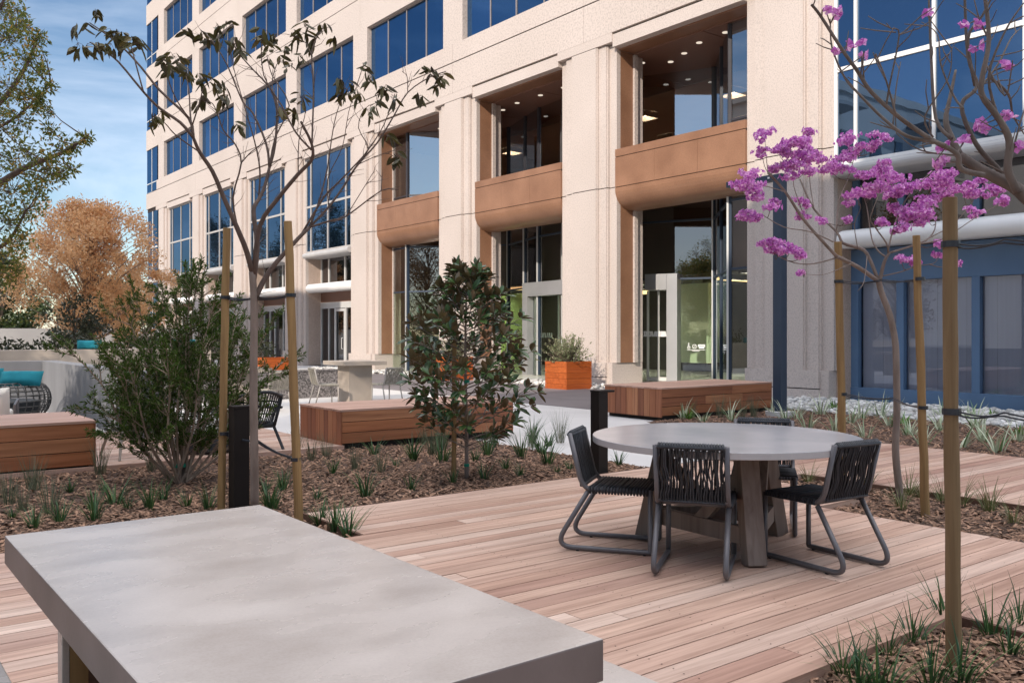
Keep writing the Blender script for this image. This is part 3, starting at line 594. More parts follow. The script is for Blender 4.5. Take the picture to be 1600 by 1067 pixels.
for a, b in ((12.0, 15.9), (15.93, 19.75), (19.78, 23.2), (23.23, 26.7), (26.73, 30.6), (30.63, 34.9)): mb.box(18.862, 32, a, b, 9.62, 9.9)
so = bp(mb, 'loggia_soffit', M['soffit'])
for x, y in ((19.5, 16.6), (19.9, 17.5), (20.2, 18.3), (19.6, 18.9), (19.4, 15.6), (19.5, 22.4), (19.5, 23.6), (19.5, 24.9), (19.7, 26.0), (19.5, 29.9), (19.9, 29.0)):
    mb = MB(); mb.cyl((x, y), .085, 9.605, 9.625, 16); bp(mb, 'downlight', M['downlight'], so)
mb = MB(); mb.box(18.95, 32, 12.0, 34.9, 5.66, 6.50); bp(mb, 'floor_slab', M['soffit'])
mb = MB(); mb.box(18.4, 32, 12.0, 34.9, -.12, -.07); bp(mb, 'lobby_floor', M['lobbyfloor'])
GP = [(18.95, 33.0), (18.85, 31.3), (21.5, 28.0), (20.9, 26.2), (20.5, 24.9), (20.3, 23.3), (20.3, 21.8), (20.35, 20.3), (21.6, 17.8), (18.95, 15.1), (18.9, 13.6)]
for i in range(len(GP) - 1):
    a = Vector((*GP[i], 0)); b = Vector((*GP[i + 1], 0)); d = (b - a); L_ = d.length; d.normalize(); nsub = max(1, round(L_ / 1.9))
    for fl, rows in (('lower', [(-.05, 3.12, 'glass_lobby'), (3.18, 4.92, 'glass_grey'), (5.0, 5.64, 'glass_grey')]), ('upper', [(6.5, 7.03, 'glass_loggia'), (7.09, 9.6, 'glass_loggia')])):
        mb = MB(); z0, z1 = rows[0][0], rows[-1][1]
        fr = M['bronze'] if fl == 'upper' else M['bluesteel']
        for q in range(nsub + 1):
            if q == 0 and i > 0: continue
            c = a + d * (L_ * q / nsub); mb.beam((c.x, c.y, z0), (c.x, c.y, z1), .09, .14, up=d)
        zs = [r_[1] for r_ in rows[:-1]] if fl == 'lower' else []
        if fl == 'upper' and i in (0, 1, 9): zs = [7.03]
        for z in zs: mb.beam((a.x, a.y, z + .03), (b.x, b.y, z + .03), .07, .06)
        gz = bp(mb, 'lobby_glazing', fr)
        by = {}
        for za, zb, g_ in rows:
            p = by.setdefault(g_, MB())
            for q in range(nsub):
                c = a + d * (L_ * q / nsub); e = a + d * (L_ * (q + 1) / nsub)
                p.add([(c.x, c.y, za), (e.x, e.y, za), (e.x, e.y, zb), (c.x, c.y, zb)], [(0, 1, 2, 3)])
        for g_, p in by.items(): bp(p, 'pane', M[g_], gz)
        if fl == 'lower':   # pale strip colours in the sunlit edge of the mullion
            mb = MB(); c = b; mb.beam((c.x - .085, c.y, z0), (c.x - .085, c.y, z1), .05, .03, up=d); bp(mb, 'lit_mullion_edge', M['alu'], gz)
def portal(a, b, left=True, name='entrance_portal'):
    a = Vector((*a, 0)); b = Vector((*b, 0)); d = (b - a).normalized(); n = Vector((-d.y, d.x, 0)); n = n if n.x < 0 else -n
    mb = MB(); w = .34; dp = .45
    for p in ((a + d * w / 2, b - d * w / 2) if left else (b - d * w / 2,)): q = p + n * (dp / 2 - .1); mb.beam((q.x, q.y, -.08), (q.x, q.y, 3.3), dp, w, up=d)
    p = a + d * (w + .002 if left else 0) + n * (dp / 2 - .1); q = b - d * (w + .002) + n * (dp / 2 - .1); mb.beam((p.x, p.y, 3.05), (q.x, q.y, 3.05), dp, .5)
    o = bp(mb, name, M['portal'], bevel=.006)
    mb = MB(); aa = a + d * (w if left else 0); bb = b - d * w; n2 = n * .02
    for t in (0, .5, 1): c = aa.lerp(bb, t) + n2; mb.beam((c.x, c.y, -.05), (c.x, c.y, 2.79), .06, .06, up=d)
    mb.beam((aa.x, aa.y, .02), (bb.x, bb.y, .02), .06, .12); dr = bp(mb, 'sliding_door', M['alu'], o)
    return aa + n * .07, bb + n * .07, d, dr
pa0, pb0, pd0, dr0 = portal((20.67, 19.67), (21.13, 18.75), False)
pa1, pb1, pd1, dr1 = portal((20.78, 25.75), (20.32, 21.9))
def dashes(a, b, d, z, dr, n=20, f0=-.2, f1=.95):
    mb = MB(); rg = random.Random(3)
    for i in range(n):
        c = a.lerp(b, f0 + (f1 - f0) * i / n); w = rg.choice((.03, .045, .06)); sl = rg.choice((0, .05, 0, -.03))
        mb.add([(c.x, c.y, z), (c.x + d.x * w, c.y + d.y * w, z), (c.x + d.x * (w + sl), c.y + d.y * (w + sl), z + .17), (c.x + d.x * sl, c.y + d.y * sl, z + .17)], [(0, 1, 2, 3)])
    bp(mb, 'manifestation_strip', M['decal'], dr)
dashes(pa0, pb0, pd0, 1.35, dr0); dashes(pa1, pb1, pd1, 1.3, dr1, 12, .02, .4)
# pictograms and their text lines on the clear pane beside the portal
mb = MB(); a = Vector((21.60 - .08, 17.73, 0)); d = Vector((18.95 - 21.6, 15.1 - 17.8, 0)).normalized(); a = Vector((21.17, 18.52, 0)); d = Vector((1.25, -2.5, 0)).normalized(); d1 = d; d2 = Vector((18.95 - 21.6, 15.1 - 17.8, 0)).normalized()
def ring(c, r, w, n=18, z=1.0):
    c = a2 + (c - a2) * .58; r *= .58; w *= .58; z = 1.03 + (z - 1.0) * .58
    vs = []; 
    for i in range(n):
        for q in (r, r - w): al = 2 * math.pi * i / n; vs.append((c.x + d.x * q * math.cos(al), c.y + d.y * q * math.cos(al), z + q * math.sin(al)))
    mb.add(vs, [(2 * i, 2 * ((i + 1) % n), 2 * ((i + 1) % n) + 1, 2 * i + 1) for i in range(n)])
def slab(c, s0, s1, z0, z1, sk=0): s0, s1, sk, z0, z1 = s0 * .58, s1 * .58, sk * .58, 1.03 + (z0 - 1) * .58, 1.03 + (z1 - 1) * .58; mb.add([(c.x + d.x * s0, c.y + d.y * s0, z0), (c.x + d.x * s1, c.y + d.y * s1, z0), (c.x + d.x * (s1 + sk), c.y + d.y * (s1 + sk), z1), (c.x + d.x * (s0 + sk), c.y + d.y * (s0 + sk), z1)], [(0, 1, 2, 3)])
for a2, d in ((a, d1), (Vector((19.52, 15.78, 0)), d2)):
    ring(a2 + d * .12, .085, .03, z=.98); slab(a2, .09, .13, 1.0, 1.16); slab(a2, .1, .2, 1.0, 1.03); ring(a2 + d * .11, .03, .03, z=1.2)
    ring(a2 + d * .42, .12, .03, z=1.03); slab(a2, .34, .37, .95, 1.1, .12)
    slab(a2, .62, .98, 1.08, 1.14); slab(a2, .66, .94, .93, 1.05); slab(a2, .6, .68, 1.02, 1.1); slab(a2, .92, 1.0, 1.02, 1.1)
    slab(a2, .02, 1.0, .84, .865); slab(a2, .3, .7, .78, .805)
bp(mb, 'pictogram_stickers', M['decal'])
# lobby interior
mb = MB()
for y0, y1, x in ((13.0, 15.2, 25.5), (15.25, 17.2, 26.2), (17.25, 19.0, 26.2), (19.05, 20.4, 27.2), (22.8, 24.6, 27.2), (26.4, 28.2, 26.5)): mb.box(x, x + .15, y0, y1, .42, 3.25)
mb.box(22.6, 25.4, 12.9, 13.0, .42, 3.3); mb.box(24.2, 24.5, 20.2, 21.6, .42, 3.2); bp(mb, 'green_wall_panel', M['green'])
mb = MB(); mb.box(22.9, 23.1, 28.0, 33.2, -.05, 3.12); bp(mb, 'lime_wall', M['lime'])
mb = MB(); mb.box(28.0, 28.2, 12.4, 34.6, -.1, 5.66); mb.box(18.95, 32, 12.2, 12.4, -.1, 5.66); mb.box(19.1, 32, 34.5, 34.7, -.1, 5.66); mb.box(22.0, 28, 13, 34, 3.35, 3.5); mb.box(22.0, 22.2, 13, 34, 3.5, 5.6)
bp(mb, 'lobby_wall', M['darkint'])
for x, y in ((23.5, 14.5), (25, 16.5), (23.6, 18.6), (25, 20.5), (23.5, 22.6), (25, 24.5), (23.5, 26.5), (25.5, 29.5), (24, 31.5), (21.8, 30.2), (20.6, 32.0), (21.9, 24.6), (21.6, 16.3)):
    mb = MB(); mb.box(x - .5, x + .5, y - .12, y + .12, 3.33, 3.348); cl_ = bp(mb, 'fill_panel', M['lamp']); mb = MB(); mb.box(x - .54, x - .52, y - .16, y + .16, 3.20, 3.349); mb.box(x + .52, x + .54, y - .16, y + .16, 3.20, 3.349); mb.box(x - .519, x + .519, y - .16, y - .14, 3.20, 3.349); mb.box(x - .519, x + .519, y + .14, y + .16, 3.20, 3.349); bp(mb, 'shade', M['darkint'], cl_)  # added lobby fill emitters, each skirted out of sight
mb = MB(); mb.box(30, 30.2, 12, 34.9, 6.5, 9.6); mb.box(19, 30, 12.0, 12.2, 6.5, 9.6); mb.box(19, 30, 34.6, 34.8, 6.5, 9.6); mb.box(22.5, 30, 12.2, 34.6, 9.575, 9.60); bp(mb, 'office_wall', M['ceilint'])
for x, y in ((24, 15), (24, 19), (24, 23), (24, 27), (24, 31), (27.5, 17), (27.5, 21), (27.5, 25), (27.5, 29)):
    mb = MB(); mb.box(x - .3, x + .3, y - .3, y + .3, 9.55, 9.566); cl_ = bp(mb, 'fill_panel', M['office_fill']); mb = MB()
    mb.box(x - .34, x - .32, y - .34, y + .34, 9.36, 9.57); mb.box(x + .32, x + .34, y - .34, y + .34, 9.36, 9.57); mb.box(x - .319, x + .319, y - .34, y - .32, 9.36, 9.57); mb.box(x - .319, x + .319, y + .32, y + .34, 9.36, 9.57); bp(mb, 'shade', M['ceilint'], cl_)  # added office fill emitters, with skirts that hide them from below
mb = MB(); mb.box(23.4, 27, 19.2, 19.26, 3.22, 3.32); mb.box(22.3, 22.4, 21.3, 23.0, 2.80, 2.92); mb.box(22.25, 22.33, 26.4, 29.0, 3.2, 3.33); bp(mb, 'cove_light', M['warm'])
# solid body behind the facade
mb = MB(); mb.box(18.42, 40, YR, YL - .02, 10.1, TOP - .2); mb.box(20.05, 40, 34.95, YL - .02, -.2, 10.1); mb.box(18.45, 20.05, 62.9, YL - .02, -.2, 10.1); mb.box(32, 40, 12, 34.95, -.2, 10.1); mb.box(20.05, 40, YR, 12.0, -.2, 10.1)
for k in (-1, 3, 4, 5, 6): mb.box(18.5, 20.04, CK[k] + 1.15, CK[k + 1] - 1.15, 5.25, 10.1)
for k in (-1, 4, 5, 6): mb.box(19.32, 20.04, CK[k] - 1.1, CK[k] + 1.1, -.2, 5.2)
bp(mb, 'building_core', M['granite_far'])

# ------------------------------------------------------------------ things in the lobby
ch = thing('chandelier', 'branching black chandelier with small warm bulbs hanging in the lobby', 'chandelier', (21.3, 14.9, 5.64))
mb = MB(); bl = MB(); rg = random.Random(12); mb.tube([(0, 0, 0), (0, 0, -1.7)], .012, 5)
for i in range(15):
    a = rg.uniform(0, 6.28); r = rg.uniform(.5, 1.5); z = rg.uniform(-2.3, -1.4); p = (r * math.cos(a), r * math.sin(a) * .9, z); q = (p[0] + rg.uniform(-.3, .3), p[1] + rg.uniform(-.3, .3), z + rg.uniform(-.25, .25))
    mb.tube([(0, 0, -1.5 - rg.random() * .3), p, q], .010, 5); bl.blob(q, .035, .035, .035, rg, 8, 6, 0); bl.blob(p, .03, .03, .03, rg, 8, 6, 0)
mb.build('branch_rods', M['bronze'], ch); bl.build('bulbs', M['bulb'], ch, smooth=True)
lc = thing('lobby_chair', 'dark grey upholstered chair standing behind the lobby glass', 'chair', (20.0, 14.0, -.07), R(120))
mb = MB(); mb.prism([(-.3, -.3), (.3, -.3), (.34, 0), (.28, .3), (-.28, .3), (-.34, 0)], .36, .46); mb.build('seat', M['lounge_cloth'], lc, bevel=.02)
mb = MB(); mb.add([(-.33, -.3, .46), (.33, -.3, .46), (.36, .1, .46), (-.36, .1, .46), (-.36, -.42, .95), (.36, -.42, .95), (.38, .0, .62), (-.38, .0, .62)], [(0, 1, 5, 4), (1, 2, 6, 5), (0, 4, 7, 3), (3, 7, 6, 2)] if 0 else [(0, 1, 5, 4), (1, 2, 6, 5), (0, 4, 7, 3)]); bk = mb.build('backrest', M['lounge_cloth'], lc)
sm = bk.modifiers.new('thick', 'SOLIDIFY'); sm.thickness = .05
for x, y in ((-.25, -.25), (.25, -.25), (.25, .25), (-.25, .25)): mb = MB(); mb.tube([(x * 1.1, y * 1.1, 0), (x, y, .37)], [.012, .02], 6); mb.build('leg', M['bronze'], lc)

# ------------------------------------------------------------------ neighbouring buildings outside the frame (they shade the terrace and show in the glass)
def block(name, label, x0, x1, y0, y1, h, wins, mat, par=0.5):
    o = thing(name, label, 'building', ((x0 + x1) / 2, (y0 + y1) / 2, -.12)); og = tuple(o.location)
    mb = MB(); mb.box(x0, x1, y0, y1, -.2, h); mb.build('wall', M[mat], o, org=og)
    mb = MB(); mb.box(x0 - .15, x1 + .15, y0 - .15, y1 + .15, h, h + par); mb.build('parapet', M[mat], o, org=og)
    for (face, p, z, w, hh) in wins:
        mb = MB(); e = .06; d_ = .07
        if face == 'y0': mb.box(p - w / 2, p + w / 2, y0 - d_, y0 + .02, z, z + hh)
        else: mb.box(x1 - .02, x1 + d_, p - w / 2, p + w / 2, z, z + hh)
        f = mb.build('window', M['bronze'], o, org=og); mb = MB()
        if face == 'y0': mb.box(p - w / 2 + e, p + w / 2 - e, y0 - d_ - .005, y0 - d_ + .01, z + e, z + hh - e)
        else: mb.box(x1 + d_ - .01, x1 + d_ + .005, p - w / 2 + e, p + w / 2 - e, z + e, z + hh - e)
        mb.build('pane', M['darkwin'], f, org=og)
    return o, og
wins = [('y0', x, z, 1.0, 1.7) for x in (-4.5, -8, -10.5, -13, -17, -21) for z in (1.2, 4.4, 7.6, 10.8)] 
ap, og = block('apartment_building', 'grey stucco apartment block beyond the terrace, reflected in the office glass', -30, -2.4, 27, 45, 14.6, wins, 'greywall')
for x in (-6.3, -15.2):
    for z in (7.4, 10.6):
        mb = MB(); mb.box(x - 1.2, x + 1.2, 25.8, 26.98, z, z + .15); bal = mb.build('balcony', M['greywall'], ap, org=og); mb = MB()
        for i in range(21): mb.box(x - 1.2 + i * .118, x - 1.18 + i * .118, 25.8, 25.82, z + .15, z + 1.1)
        mb.box(x - 1.2, x + 1.2, 25.79, 25.83, z + 1.1, z + 1.15); mb.build('railing', M['bronze'], bal, org=og)
    mb = MB(); mb.box(x - 1.3, x + 1.3, 25.7, 27, 13.4, 13.6); mb.build('awning_roof', M['bronze'], ap, org=og)
wt = [('x1', y, z, 1.4, 1.8) for y in (-9, -6, -3) for z in (2, 5.5, 9, 12.5, 16)]
block('shade_tower', 'grey stucco tower behind the terrace that shades the deck', -26, -10, -14.5, SHY, SHH, wt, 'greywall')
block('roof_block', 'grey stucco roof block standing on the shade tower', -14, -10, -14.5, -3.7, SHH + 1.15, [], 'greywall', .1)
block('low_wing', 'low grey stucco wing beside the tower behind the terrace', -18, -10, SHY + .2, SHY + 1.6, SHH - 8, [], 'greywall')
T1_LIMBS = [(0.036,0.028,[(2.763,6.966,0.008),(2.759,6.969,0.525),(2.755,6.972,1.042),(2.759,6.969,1.455),(2.759,6.969,1.714),(2.747,6.978,1.946)]),(0.026,0.013,[(2.747,6.978,1.946),(2.679,6.926,2.109),(2.596,6.885,2.263),(2.478,6.87,2.503),(2.378,6.842,2.697),(2.272,6.819,2.828),(2.206,6.765,2.922)]),(0.013,0.004,[(2.206,6.765,2.922),(2.114,6.773,3.021),(1.979,6.814,3.113),(1.871,6.835,3.218),(1.709,6.897,3.428),(1.611,6.909,3.492),(1.519,6.917,3.54)]),(0.012,0.004,[(2.206,6.765,2.922),(2.19,6.819,3.074),(2.028,6.986,3.291),(1.923,7.111,3.481),(1.823,7.229,3.638),(1.708,7.361,3.772),(1.638,7.458,3.852)]),(0.006,0.003,[(1.853,6.785,3.209),(1.818,6.855,3.425),(1.808,6.904,3.529),(1.802,6.951,3.606)]),(0.008,0.003,[(2.199,6.77,2.955),(2.22,6.88,3.139),(2.245,6.988,3.337),(2.253,7.107,3.505)]),(0.006,0.002,[(2.202,6.768,3.018),(2.244,6.735,3.186),(2.267,6.717,3.292),(2.313,6.682,3.34)]),(0.006,0.002,[(2.244,6.735,2.811),(2.062,6.708,2.907),(1.954,6.623,2.969),(1.853,6.532,2.97)]),(0.006,0.002,[(2.18,6.785,3.066),(2.062,6.708,3.175),(1.972,6.608,3.302),(1.939,6.466,3.363)]),(0.022,0.012,[(2.755,6.972,1.869),(2.803,7.011,2.159),(2.801,7.088,2.454),(2.858,7.12,2.557),(2.919,7.149,2.668),(2.976,7.18,2.844)]),(0.011,0.003,[(2.976,7.18,2.844),(2.975,7.245,3.054),(2.904,7.363,3.327),(2.854,7.465,3.438),(2.767,7.595,3.766),(2.68,7.726,3.993),(2.631,7.827,4.087)]),(0.008,0.002,[(2.904,7.236,2.575),(2.905,7.21,2.814),(2.863,7.217,3.051),(2.775,7.26,3.399),(2.713,7.283,3.639),(2.672,7.289,3.899)]),(0.008,0.003,[(2.657,7.048,2.282),(2.614,7.045,2.541),(2.656,6.976,2.814),(2.605,6.98,2.962),(2.526,7.005,3.057),(2.476,7.007,3.178),(2.434,7.004,3.261),(2.361,7.024,3.284)]),(0.005,0.002,[(2.64,6.934,2.806),(2.701,6.888,2.892),(2.773,6.832,2.959),(2.854,6.769,3.086),(2.894,6.738,3.229)]),(0.012,0.003,[(2.976,7.18,2.844),(3.021,7.166,3.047),(3.037,7.176,3.402),(2.971,7.248,3.569),(2.9,7.324,3.677),(2.79,7.43,3.851),(2.77,7.466,3.954)]),(0.008,0.003,[(2.976,7.18,2.844),(3.055,7.246,3.119),(3.191,7.267,3.418),(3.113,7.454,3.707),(3.122,7.574,3.894)]),(0.007,0.002,[(3.064,7.239,3.365),(3.1,7.422,3.619),(3.198,7.557,3.836),(3.302,7.687,3.945)]),(0.02,0.01,[(2.755,6.972,1.92),(2.764,6.86,2.308),(2.839,6.696,2.505),(2.936,6.516,2.692),(2.982,6.375,2.786),(2.946,6.297,2.891),(2.845,6.27,3.042)]),(0.008,0.003,[(2.91,6.22,2.826),(2.794,6.247,2.949),(2.69,6.263,3.137),(2.566,6.297,3.345),(2.532,6.26,3.601)]),(0.007,0.003,[(2.91,6.22,2.826),(2.943,6.258,3.296),(2.953,6.313,3.554),(2.995,6.344,3.692),(3.067,6.351,3.813)]),(0.004,0.002,[(2.957,6.31,3.554),(2.94,6.386,3.678),(2.891,6.488,3.753)]),(0.024,0.014,[(2.759,6.969,1.714),(2.88,6.96,1.951),(3.073,6.895,2.198),(3.201,6.88,2.332)]),(0.012,0.004,[(3.201,6.88,2.332),(3.35,6.828,2.509),(3.475,6.795,2.694),(3.588,6.77,2.881),(3.741,6.715,3.07),(3.879,6.672,3.312),(4.0,6.641,3.528),(4.171,6.572,3.67),(4.318,6.522,3.74)]),(0.009,0.003,[(3.201,6.88,2.332),(3.307,6.671,2.378),(3.348,6.513,2.396),(3.523,6.251,2.587),(3.577,6.083,2.576)]),(0.009,0.003,[(3.143,6.925,2.263),(3.275,6.781,2.566),(3.352,6.679,2.682),(3.432,6.575,2.802),(3.519,6.465,2.942),(3.606,6.356,3.143),(3.659,6.273,3.383)]),(0.008,0.002,[(3.201,6.88,2.332),(3.286,6.864,2.577),(3.355,6.862,2.851),(3.407,6.872,3.156),(3.468,6.876,3.382),(3.564,6.852,3.583)]),(0.005,0.002,[(3.504,6.772,2.774),(3.608,6.628,2.98),(3.521,6.633,3.155),(3.539,6.555,3.302),(3.606,6.44,3.342)]),(0.005,0.002,[(3.372,6.874,2.516),(3.364,6.88,2.748),(3.462,6.805,3.017),(3.504,6.772,3.313),(3.59,6.706,3.663)]),(0.005,0.002,[(3.126,6.938,2.773),(3.13,6.935,3.049),(3.176,6.899,3.315),(3.134,6.932,3.421)]),(0.004,0.002,[(3.521,6.633,2.852),(3.689,6.502,2.943),(3.764,6.444,2.906)]),(0.004,0.002,[(4.052,6.727,3.555),(4.048,6.731,3.695),(4.012,6.758,3.74)]),(0.004,0.001,[(3.573,6.339,2.603),(3.573,6.339,2.722)]),(0.004,0.001,[(3.348,6.513,2.396),(3.507,6.39,2.722),(3.528,6.374,2.758)])]
T1_TIPS = [(1.559,7.518,3.823),(1.606,7.482,3.842),(1.677,7.427,3.922),(1.453,6.968,3.531),(1.573,6.875,3.504),(1.512,6.923,3.522),(1.814,7.321,3.773),(1.833,7.306,3.674),(1.81,6.945,3.615),(1.847,6.916,3.606),(1.761,7.236,3.739),(1.735,7.382,3.808),(1.635,6.827,3.522),(1.906,6.491,3.39),(1.991,6.552,3.439),(1.962,6.574,3.357),(2.186,7.033,3.56),(2.257,7.104,3.505),(2.244,6.735,3.369),(2.313,6.682,3.355),(2.37,6.638,3.321),(1.853,6.532,2.974),(1.874,6.516,2.992),(2.515,7.916,4.099),(2.631,7.827,4.087),(2.737,7.745,4.143),(2.68,7.283,4.016),(2.617,7.332,3.91),(2.779,7.46,3.954),(2.839,7.413,3.867),(2.657,7.807,4.009),(2.361,7.024,3.284),(3.256,7.723,4.142),(2.546,6.249,3.657),(3.122,7.574,3.906),(3.302,7.687,3.945),(3.316,7.55,3.856),(3.312,7.299,3.863),(3.193,7.645,4.011),(2.532,6.26,3.592),(3.243,7.48,3.951),(2.962,6.433,3.823),(3.016,6.391,3.704),(3.126,6.306,3.724),(3.067,6.351,3.823),(2.899,6.481,3.753),(2.911,6.472,3.783),(3.564,6.852,3.572),(3.602,6.696,3.695),(3.645,6.663,3.598),(3.508,6.895,3.485),(3.597,6.447,3.331),(3.535,6.495,3.279),(3.589,6.327,3.43),(3.53,6.879,3.529),(3.486,6.912,3.611),(3.568,6.722,3.474),(4.132,6.665,3.527),(4.22,6.597,3.751),(4.265,6.563,3.628),(4.163,6.641,3.751),(4.287,6.546,3.695),(3.143,6.925,3.41),(3.092,6.964,3.293),(3.71,6.486,3.091),(3.764,6.444,2.932),(3.781,6.431,2.89),(3.589,6.327,3.419),(3.638,6.289,3.368),(2.496,6.92,3.314),(2.894,6.738,3.229),(2.649,7.054,3.135)]
T2_LIMBS = [(0.034,0.026,[(7.605,4.167,-0.04),(7.583,4.184,0.2),(7.569,4.195,0.428),(7.578,4.188,0.714),(7.578,4.188,0.942),(7.574,4.191,1.227),(7.565,4.198,1.399),(7.528,4.226,1.616),(7.47,4.272,1.815),(7.452,4.286,1.912)]),(0.02,0.01,[(7.452,4.286,1.912),(7.226,4.355,2.037),(7.017,4.411,2.115),(6.907,4.391,2.146),(6.638,4.494,2.412),(6.437,4.544,2.645),(6.251,4.582,2.792)]),(0.018,0.009,[(7.452,4.286,1.912),(7.432,4.385,2.164),(7.425,4.475,2.228),(7.38,4.594,2.275),(7.394,4.668,2.388),(7.289,4.833,2.604),(7.244,4.953,2.895)]),(0.02,0.012,[(7.456,4.282,1.901),(7.483,4.261,2.055),(7.506,4.244,2.129),(7.528,4.226,2.169)]),(0.011,0.003,[(7.528,4.226,2.169),(7.839,4.144,2.256),(8.054,4.136,2.327),(8.224,4.162,2.472),(8.314,4.251,2.73)]),(0.006,0.003,[(7.524,3.977,2.223),(7.641,3.823,2.257),(7.687,3.724,2.323),(7.78,3.59,2.438),(7.921,3.417,2.567)]),(0.009,0.003,[(7.506,4.244,2.129),(7.518,4.33,2.193),(7.542,4.406,2.316),(7.579,4.472,2.589),(7.602,4.549,2.818)]),(0.009,0.003,[(7.519,4.233,2.169),(7.435,4.204,2.247),(7.285,4.225,2.38),(7.184,4.209,2.454),(7.179,4.117,2.664)]),(0.009,0.003,[(7.519,4.233,2.198),(7.599,4.235,2.375),(7.701,4.219,2.571),(7.831,4.182,2.735),(8.028,4.093,2.936)]),(0.008,0.003,[(6.987,4.392,2.112),(6.703,4.444,2.046),(6.458,4.465,2.041),(6.23,4.473,2.088)]),(0.004,0.002,[(7.075,4.324,2.056),(6.854,4.369,1.977),(6.678,4.379,1.943),(6.492,4.396,1.947)]),(0.006,0.003,[(6.862,4.363,2.235),(6.614,4.428,2.312),(6.357,4.501,2.338),(6.126,4.553,2.431)]),(0.007,0.003,[(7.424,4.687,2.392),(7.528,4.733,2.673),(7.69,4.734,2.912),(7.83,4.752,3.144)]),(0.006,0.003,[(7.26,4.814,2.599),(7.363,4.923,2.843),(7.475,5.026,3.175)]),(0.006,0.003,[(7.465,4.275,1.958),(7.541,4.132,1.993),(7.58,4.018,2.034),(7.612,3.909,2.051)]),(0.005,0.002,[(6.667,4.514,2.417),(6.579,4.498,2.544),(6.478,4.491,2.696),(6.421,4.452,2.846)]),(0.005,0.002,[(7.797,4.272,2.585),(7.694,4.288,2.735),(7.623,4.28,2.814)]),(0.005,0.002,[(8.103,4.161,2.332),(8.381,4.072,2.475),(8.626,4.01,2.7),(8.776,4.019,2.837)]),(0.005,0.002,[(6.366,4.494,2.632),(6.126,4.553,2.669),(5.968,4.549,2.626)]),(0.005,0.002,[(7.303,4.401,2.215),(7.25,4.4,2.422),(7.264,4.347,2.559),(7.211,4.346,2.628)]),(0.004,0.002,[(7.371,4.349,2.141),(7.163,4.256,1.901),(6.935,4.18,1.808)])]
T2_FLOWERS = [(6.314,4.661,3.109,0.068),(6.292,4.677,2.973,0.051),(6.399,4.468,3.017,0.097),(6.442,4.435,2.899,0.103),(7.388,4.967,3.312,0.068),(7.436,4.93,3.124,0.074),(6.306,4.54,2.835,0.074),(6.408,4.461,2.803,0.091),(6.68,4.504,2.856,0.086),(5.968,4.549,2.678,0.091),(5.94,4.571,2.59,0.086),(6.105,4.569,2.431,0.086),(6.042,4.618,2.416,0.063),(6.273,4.566,2.552,0.051),(6.636,4.537,2.565,0.051),(6.671,4.511,2.46,0.046),(7.046,4.6,2.454,0.04),(7.485,4.64,2.481,0.04),(7.767,4.801,3.285,0.08),(7.878,4.714,3.175,0.091),(7.747,4.816,3.144,0.086),(7.906,4.566,3.318,0.051),(7.954,4.529,3.233,0.063),(7.57,4.826,2.973,0.086),(7.69,4.734,3.021,0.063),(7.718,4.586,2.943,0.063),(7.179,4.117,2.856,0.086),(7.646,4.262,2.831,0.103),(7.579,4.44,2.714,0.091),(7.273,4.171,2.735,0.103),(7.715,4.209,2.744,0.074),(7.303,4.401,2.643,0.08),(7.741,4.315,2.567,0.068),(7.76,4.173,2.496,0.12),(7.949,4.154,2.585,0.091),(7.295,4.154,2.39,0.057),(7.619,4.157,2.38,0.068),(8.192,4.219,2.835,0.097),(8.187,4.096,2.877,0.091),(8.338,4.232,2.748,0.091),(8.381,4.072,2.763,0.086),(8.602,4.028,2.748,0.091),(8.776,4.019,2.868,0.074),(8.794,3.88,2.778,0.08),(7.921,3.417,2.583,0.057),(7.831,3.613,2.488,0.051),(8.192,4.219,2.505,0.051),(6.23,4.473,2.168,0.068),(6.209,4.489,2.088,0.08),(6.314,4.408,2.131,0.063),(6.397,4.343,2.11,0.057),(6.167,4.521,2.215,0.051),(6.484,4.402,1.947,0.029),(7.471,4.018,2.068,0.057),(7.418,4.059,2.095,0.04),(7.89,3.947,2.158,0.046),(7.989,3.87,2.072,0.034),(7.867,3.964,2.243,0.04),(7.524,3.977,2.056,0.034),(6.357,4.501,2.996,0.057),(6.571,4.462,3.0,0.068),(6.323,4.527,2.942,0.068),(7.669,4.244,2.727,0.08),(7.806,4.138,2.467,0.08),(8.243,4.052,2.806,0.068),(8.07,4.187,2.688,0.074),(8.452,4.017,2.805,0.063),(8.722,3.935,2.76,0.063)]
